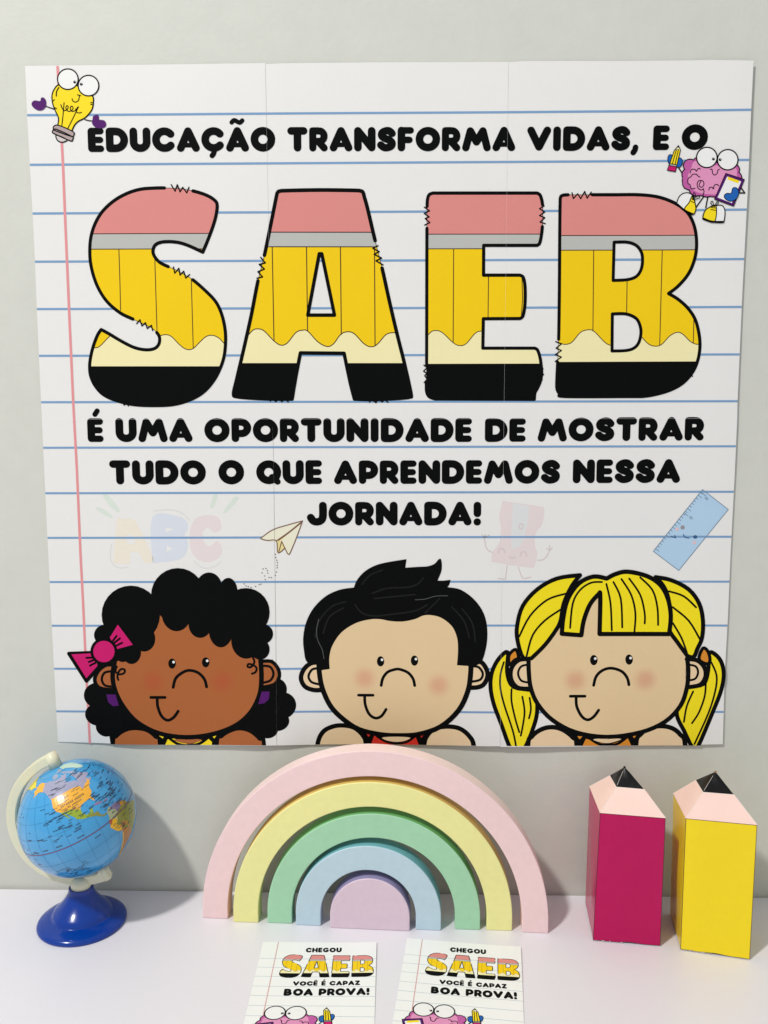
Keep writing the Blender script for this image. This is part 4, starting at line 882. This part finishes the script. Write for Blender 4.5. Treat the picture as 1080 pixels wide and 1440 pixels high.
# arm: a C-shaped band in the plane of the axis
ARM = mat('arm_plastic', (226, 224, 196), .38, .45, grain=.015, gscale=120, bump2=.06, b2scale=60)
ARM.node_tree.nodes['Principled BSDF'].inputs['Subsurface Weight'].default_value = .15; ARM.node_tree.nodes['Principled BSDF'].inputs['Subsurface Scale'].default_value = .003
bm = bmesh.new(); NS = 60; rings = []
for i in range(NS+1):
    t_ = i/NS; a = math.radians(109+(297-109)*t_); ca, sa = math.cos(a), math.sin(a)
    ro_ = .0612; ri_ = .0525; dp = .0042
    if t_ > .95: ri_ = .0503
    rings.append([bm.verts.new(gl(Vector((r*ca, y, r*sa)))) for r, y in ((ri_, -dp), (ro_, -dp), (ro_, dp), (ri_, dp))])
for p, q in zip(rings, rings[1:]):
    for k in range(4): bm.faces.new((p[k], p[(k+1) % 4], q[(k+1) % 4], q[k]))
bm.faces.new(rings[0][::-1]); bm.faces.new(rings[-1]); bmesh.ops.recalc_face_normals(bm, faces=bm.faces[:])
bmesh.ops.bevel(bm, geom=[e for e in bm.edges if e.calc_face_angle(0) > .8], offset=.0008, segments=3, affect='EDGES')
arm = bm_link('arm', bm, ARM, globe, True); arm.data.set_sharp_from_angle(angle=math.radians(40))
def knob(name, ang, r0_, r1_, rad):
    a = math.radians(ang); d = Vector((math.cos(a), 0, math.sin(a))); bm = bmesh.new()
    bmesh.ops.create_cone(bm, segments=28, radius1=rad, radius2=rad*.9, depth=r1_-r0_, cap_ends=True)
    bmesh.ops.bevel(bm, geom=[e for e in bm.edges if e.calc_face_angle(0) > .8], offset=.0006, segments=2, affect='EDGES')
    bmesh.ops.transform(bm, matrix=Matrix.Translation(gl(d*((r0_+r1_)/2)))@d.to_track_quat('Z', 'Y').to_matrix().to_4x4(), verts=bm.verts)
    return bm_link(name, bm, ARM, globe, True)
knob('pole_pin', 111, .0485, .0620, .0056); knob('pole_pin', 293, .0485, .0618, .0046)
def lathe(name, prof, m, parent, c, n=64, tilt=None):
    V = []; Fs = []
    for r, z in prof:
        for i in range(n): a = 2*math.pi*i/n; V.append(Vector((c[0]+r*math.cos(a), c[1]+r*math.sin(a), z)))
    for j in range(len(prof)-1):
        for i in range(n): Fs.append((j*n+i, j*n+(i+1) % n, (j+1)*n+(i+1) % n, (j+1)*n+i))
    Fs.append(tuple(range(n))[::-1]); Fs.append(tuple((len(prof)-1)*n+i for i in range(n)))
    o = link(name, V, Fs, m, parent, True); o.data.set_sharp_from_angle(angle=math.radians(50)); return o
BLUE = mat('base_blue', (0, 54, 146), .2, .4, coat=.15, grain=.01, bump2=.02, b2scale=40)
def sm(pts, n=5): return crom(pts, False, n)
prof = sm([(.0372,.0),(.0378,.0012),(.0375,.0028),(.0360,.0044),(.0325,.0062),(.0290,.0074),(.0264,.0080,1),(.0257,.0084),(.0250,.0100),(.0236,.0124),(.0212,.0150),(.0180,.0182),(.0150,.0218),(.0126,.0256),(.0110,.0292),(.0103,.0330)])
lathe('base', prof, BLUE, globe, (0, 0))
lathe('collar', [(.0080,.0322),(.0086,.0330),(.0086,.0368),(.0078,.0392),(.0062,.0412),(.0040,.0430)], ARM, globe, (0, 0), 40)

# ------------------------------------------------------------ cards
def ray_table(px, py, z):
    a, b = (px-540)/F, (py-720)/F
    d = [R[0][i]*a+R[1][i]*b+R[2][i] for i in range(3)]; s = (z-CZ)/d[1]
    return CX+s*d[0], CN+s*d[2]
CARDP = mat('card_paper', (238, 239, 236), .5, .3, grain=.01, gscale=500, bump2=.08, b2scale=20)
KL = ink('card_line', (176, 190, 198)); KM = ink('card_margin', (206, 150, 148))
def card(loc, rot, label):
    t = empty('card', loc, label, 'card', 'printed cards lying in front of the rainbow', (0, 0, rot))
    W_, Hh = 96.3, 136.0
    curl = lambda a, b: .55+.9*math.exp(-((a-W_)/16)**2)*math.exp(-(b/50)**2)+.25*math.sin(a/21)*math.sin(b/30)
    def pl_(a, b, l):                                  # same grid-linear surface for every layer
        g_ = 10.0; i = math.floor(a/g_); j = math.floor(b/g_); fu = a/g_-i; fv = b/g_-j
        q = lambda x, y: curl(x*g_, y*g_)
        if fu >= fv: h_ = q(i, j)+(q(i+1, j)-q(i, j))*fu+(q(i+1, j+1)-q(i+1, j))*fv
        else: h_ = q(i, j)+(q(i, j+1)-q(i, j))*fv+(q(i+1, j+1)-q(i, j+1))*fu
        return (a/1000, b/1000, (h_+.02*l)/1000)
    cv = Canvas(t, pl_, clip=(0, -Hh, W_, 0)); cv.grid = 10.0
    v, f = cdt2([[(0, -Hh), (W_, -Hh), (W_, 0), (0, 0)]], None, None, 10.0)
    n = len(v); V = [pl_(a, b, 0) for a, b in v]; V += [(p[0], p[1], p[2]-.0003) for p in V]
    FF = [x for x in f]+[[i+n for i in x[::-1]] for x in f]; cnt = {}
    for x in f:
        for k in range(3): cnt.setdefault(tuple(sorted((x[k], x[(k+1) % 3]))), []).append((x[k], x[(k+1) % 3]))
    for e, l in cnt.items():
        if len(l) == 1: a, b = l[0]; FF.append([b, a, a+n, b+n])
    link('card_sheet', V, FF, CARDP, t)
    def c1f(x, y):                                     # tracing of the left card, whose corner lies at (.2003, .0804)
        X, Nn = ray_table(330+x/4.696, 1300+y/4.696, .0008); return ((X-.2003)*1000, -(Nn-.0804)*1000)
    cv.use(c1f, (600, 300))
    for y in (227,285,345,410,473,538,607,680,760,850,950,1060):
        b = c1f(600, y)[1]
        if b > -Hh+2: cv.emit('ruled_line', KL, [[(k*10 if k < 10 else W_, b-.22) for k in range(11)]+[(k*10 if k < 10 else W_, b+.22) for k in range(10, -1, -1)]], 1, mm=True)
    xm = c1f(243, 330)[0]
    cv.emit('margin_line', KM, [[(xm-.35, -Hh), (xm+.35, -Hh), (xm+.35, 0), (xm-.35, 0)]], 2, mm=True)
    write(cv, 'CHEGOU', 468, 705, 153, 183, 153, 183, BLK, 3, wt=1.03)
    write(cv, 'VOCÊ É CAPAZ', 381, 826, 373, 402, 373, 402, BLK, 3, wt=1.03)
    write(cv, 'BOA PROVA!', 319, 888, 422, 468, 422, 468, BLK, 3, wt=1.03)
    # pencil lettering: the poster's letters scaled into the card's box
    A0, A1 = c1f(286, 348), c1f(915, 205)
    u0, v0 = px_to_sheet(124, 572); u1, v1 = px_to_sheet(986, 262)
    wr = lambda fr: (lambda x, y: (lambda q: (A0[0]+(q[0]-u0)/(u1-u0)*(A1[0]-A0[0]), A0[1]+(q[1]-v0)/(v1-v0)*(A1[1]-A0[1])))(px_to_sheet(*fr(x, y))))
    pencil_letters(cv, wr, 1.45, False, lv=3)
    # the brain, mirrored
    e1, e2 = c1f(263, 582), c1f(402, 585)
    pA = px_to_sheet(*crop(810, 60, 4)(733, 648)); pB = px_to_sheet(*crop(810, 60, 4)(849, 662))
    k = (e2[0]-e1[0])/math.hypot(pB[0]-pA[0], pB[1]-pA[1]); mid = ((pA[0]+pB[0])/2, (pA[1]+pB[1])/2); em = ((e1[0]+e2[0])/2, (e1[1]+e2[1])/2)
    th_ = math.atan2(pB[1]-pA[1], pB[0]-pA[0])
    def bf(x, y):
        q = px_to_sheet(*crop(810, 60, 4)(x, y)); dx, dy = q[0]-mid[0], q[1]-mid[1]
        rx_, ry_ = dx*math.cos(-th_)-dy*math.sin(-th_), dx*math.sin(-th_)+dy*math.cos(-th_)
        return (em[0]-k*rx_, em[1]+k*ry_)
    cv.use(bf, (700, 750)); brain(cv, L=4)
    return t
card((.2003, -.0804, 0), math.radians(.2), 'white card lying below the middle of the rainbow, left of the two')
card((.3226, -.0727, 0), -math.atan2(.0843-.0727, .4197-.3226), 'white card lying tilted below the right side of the rainbow')
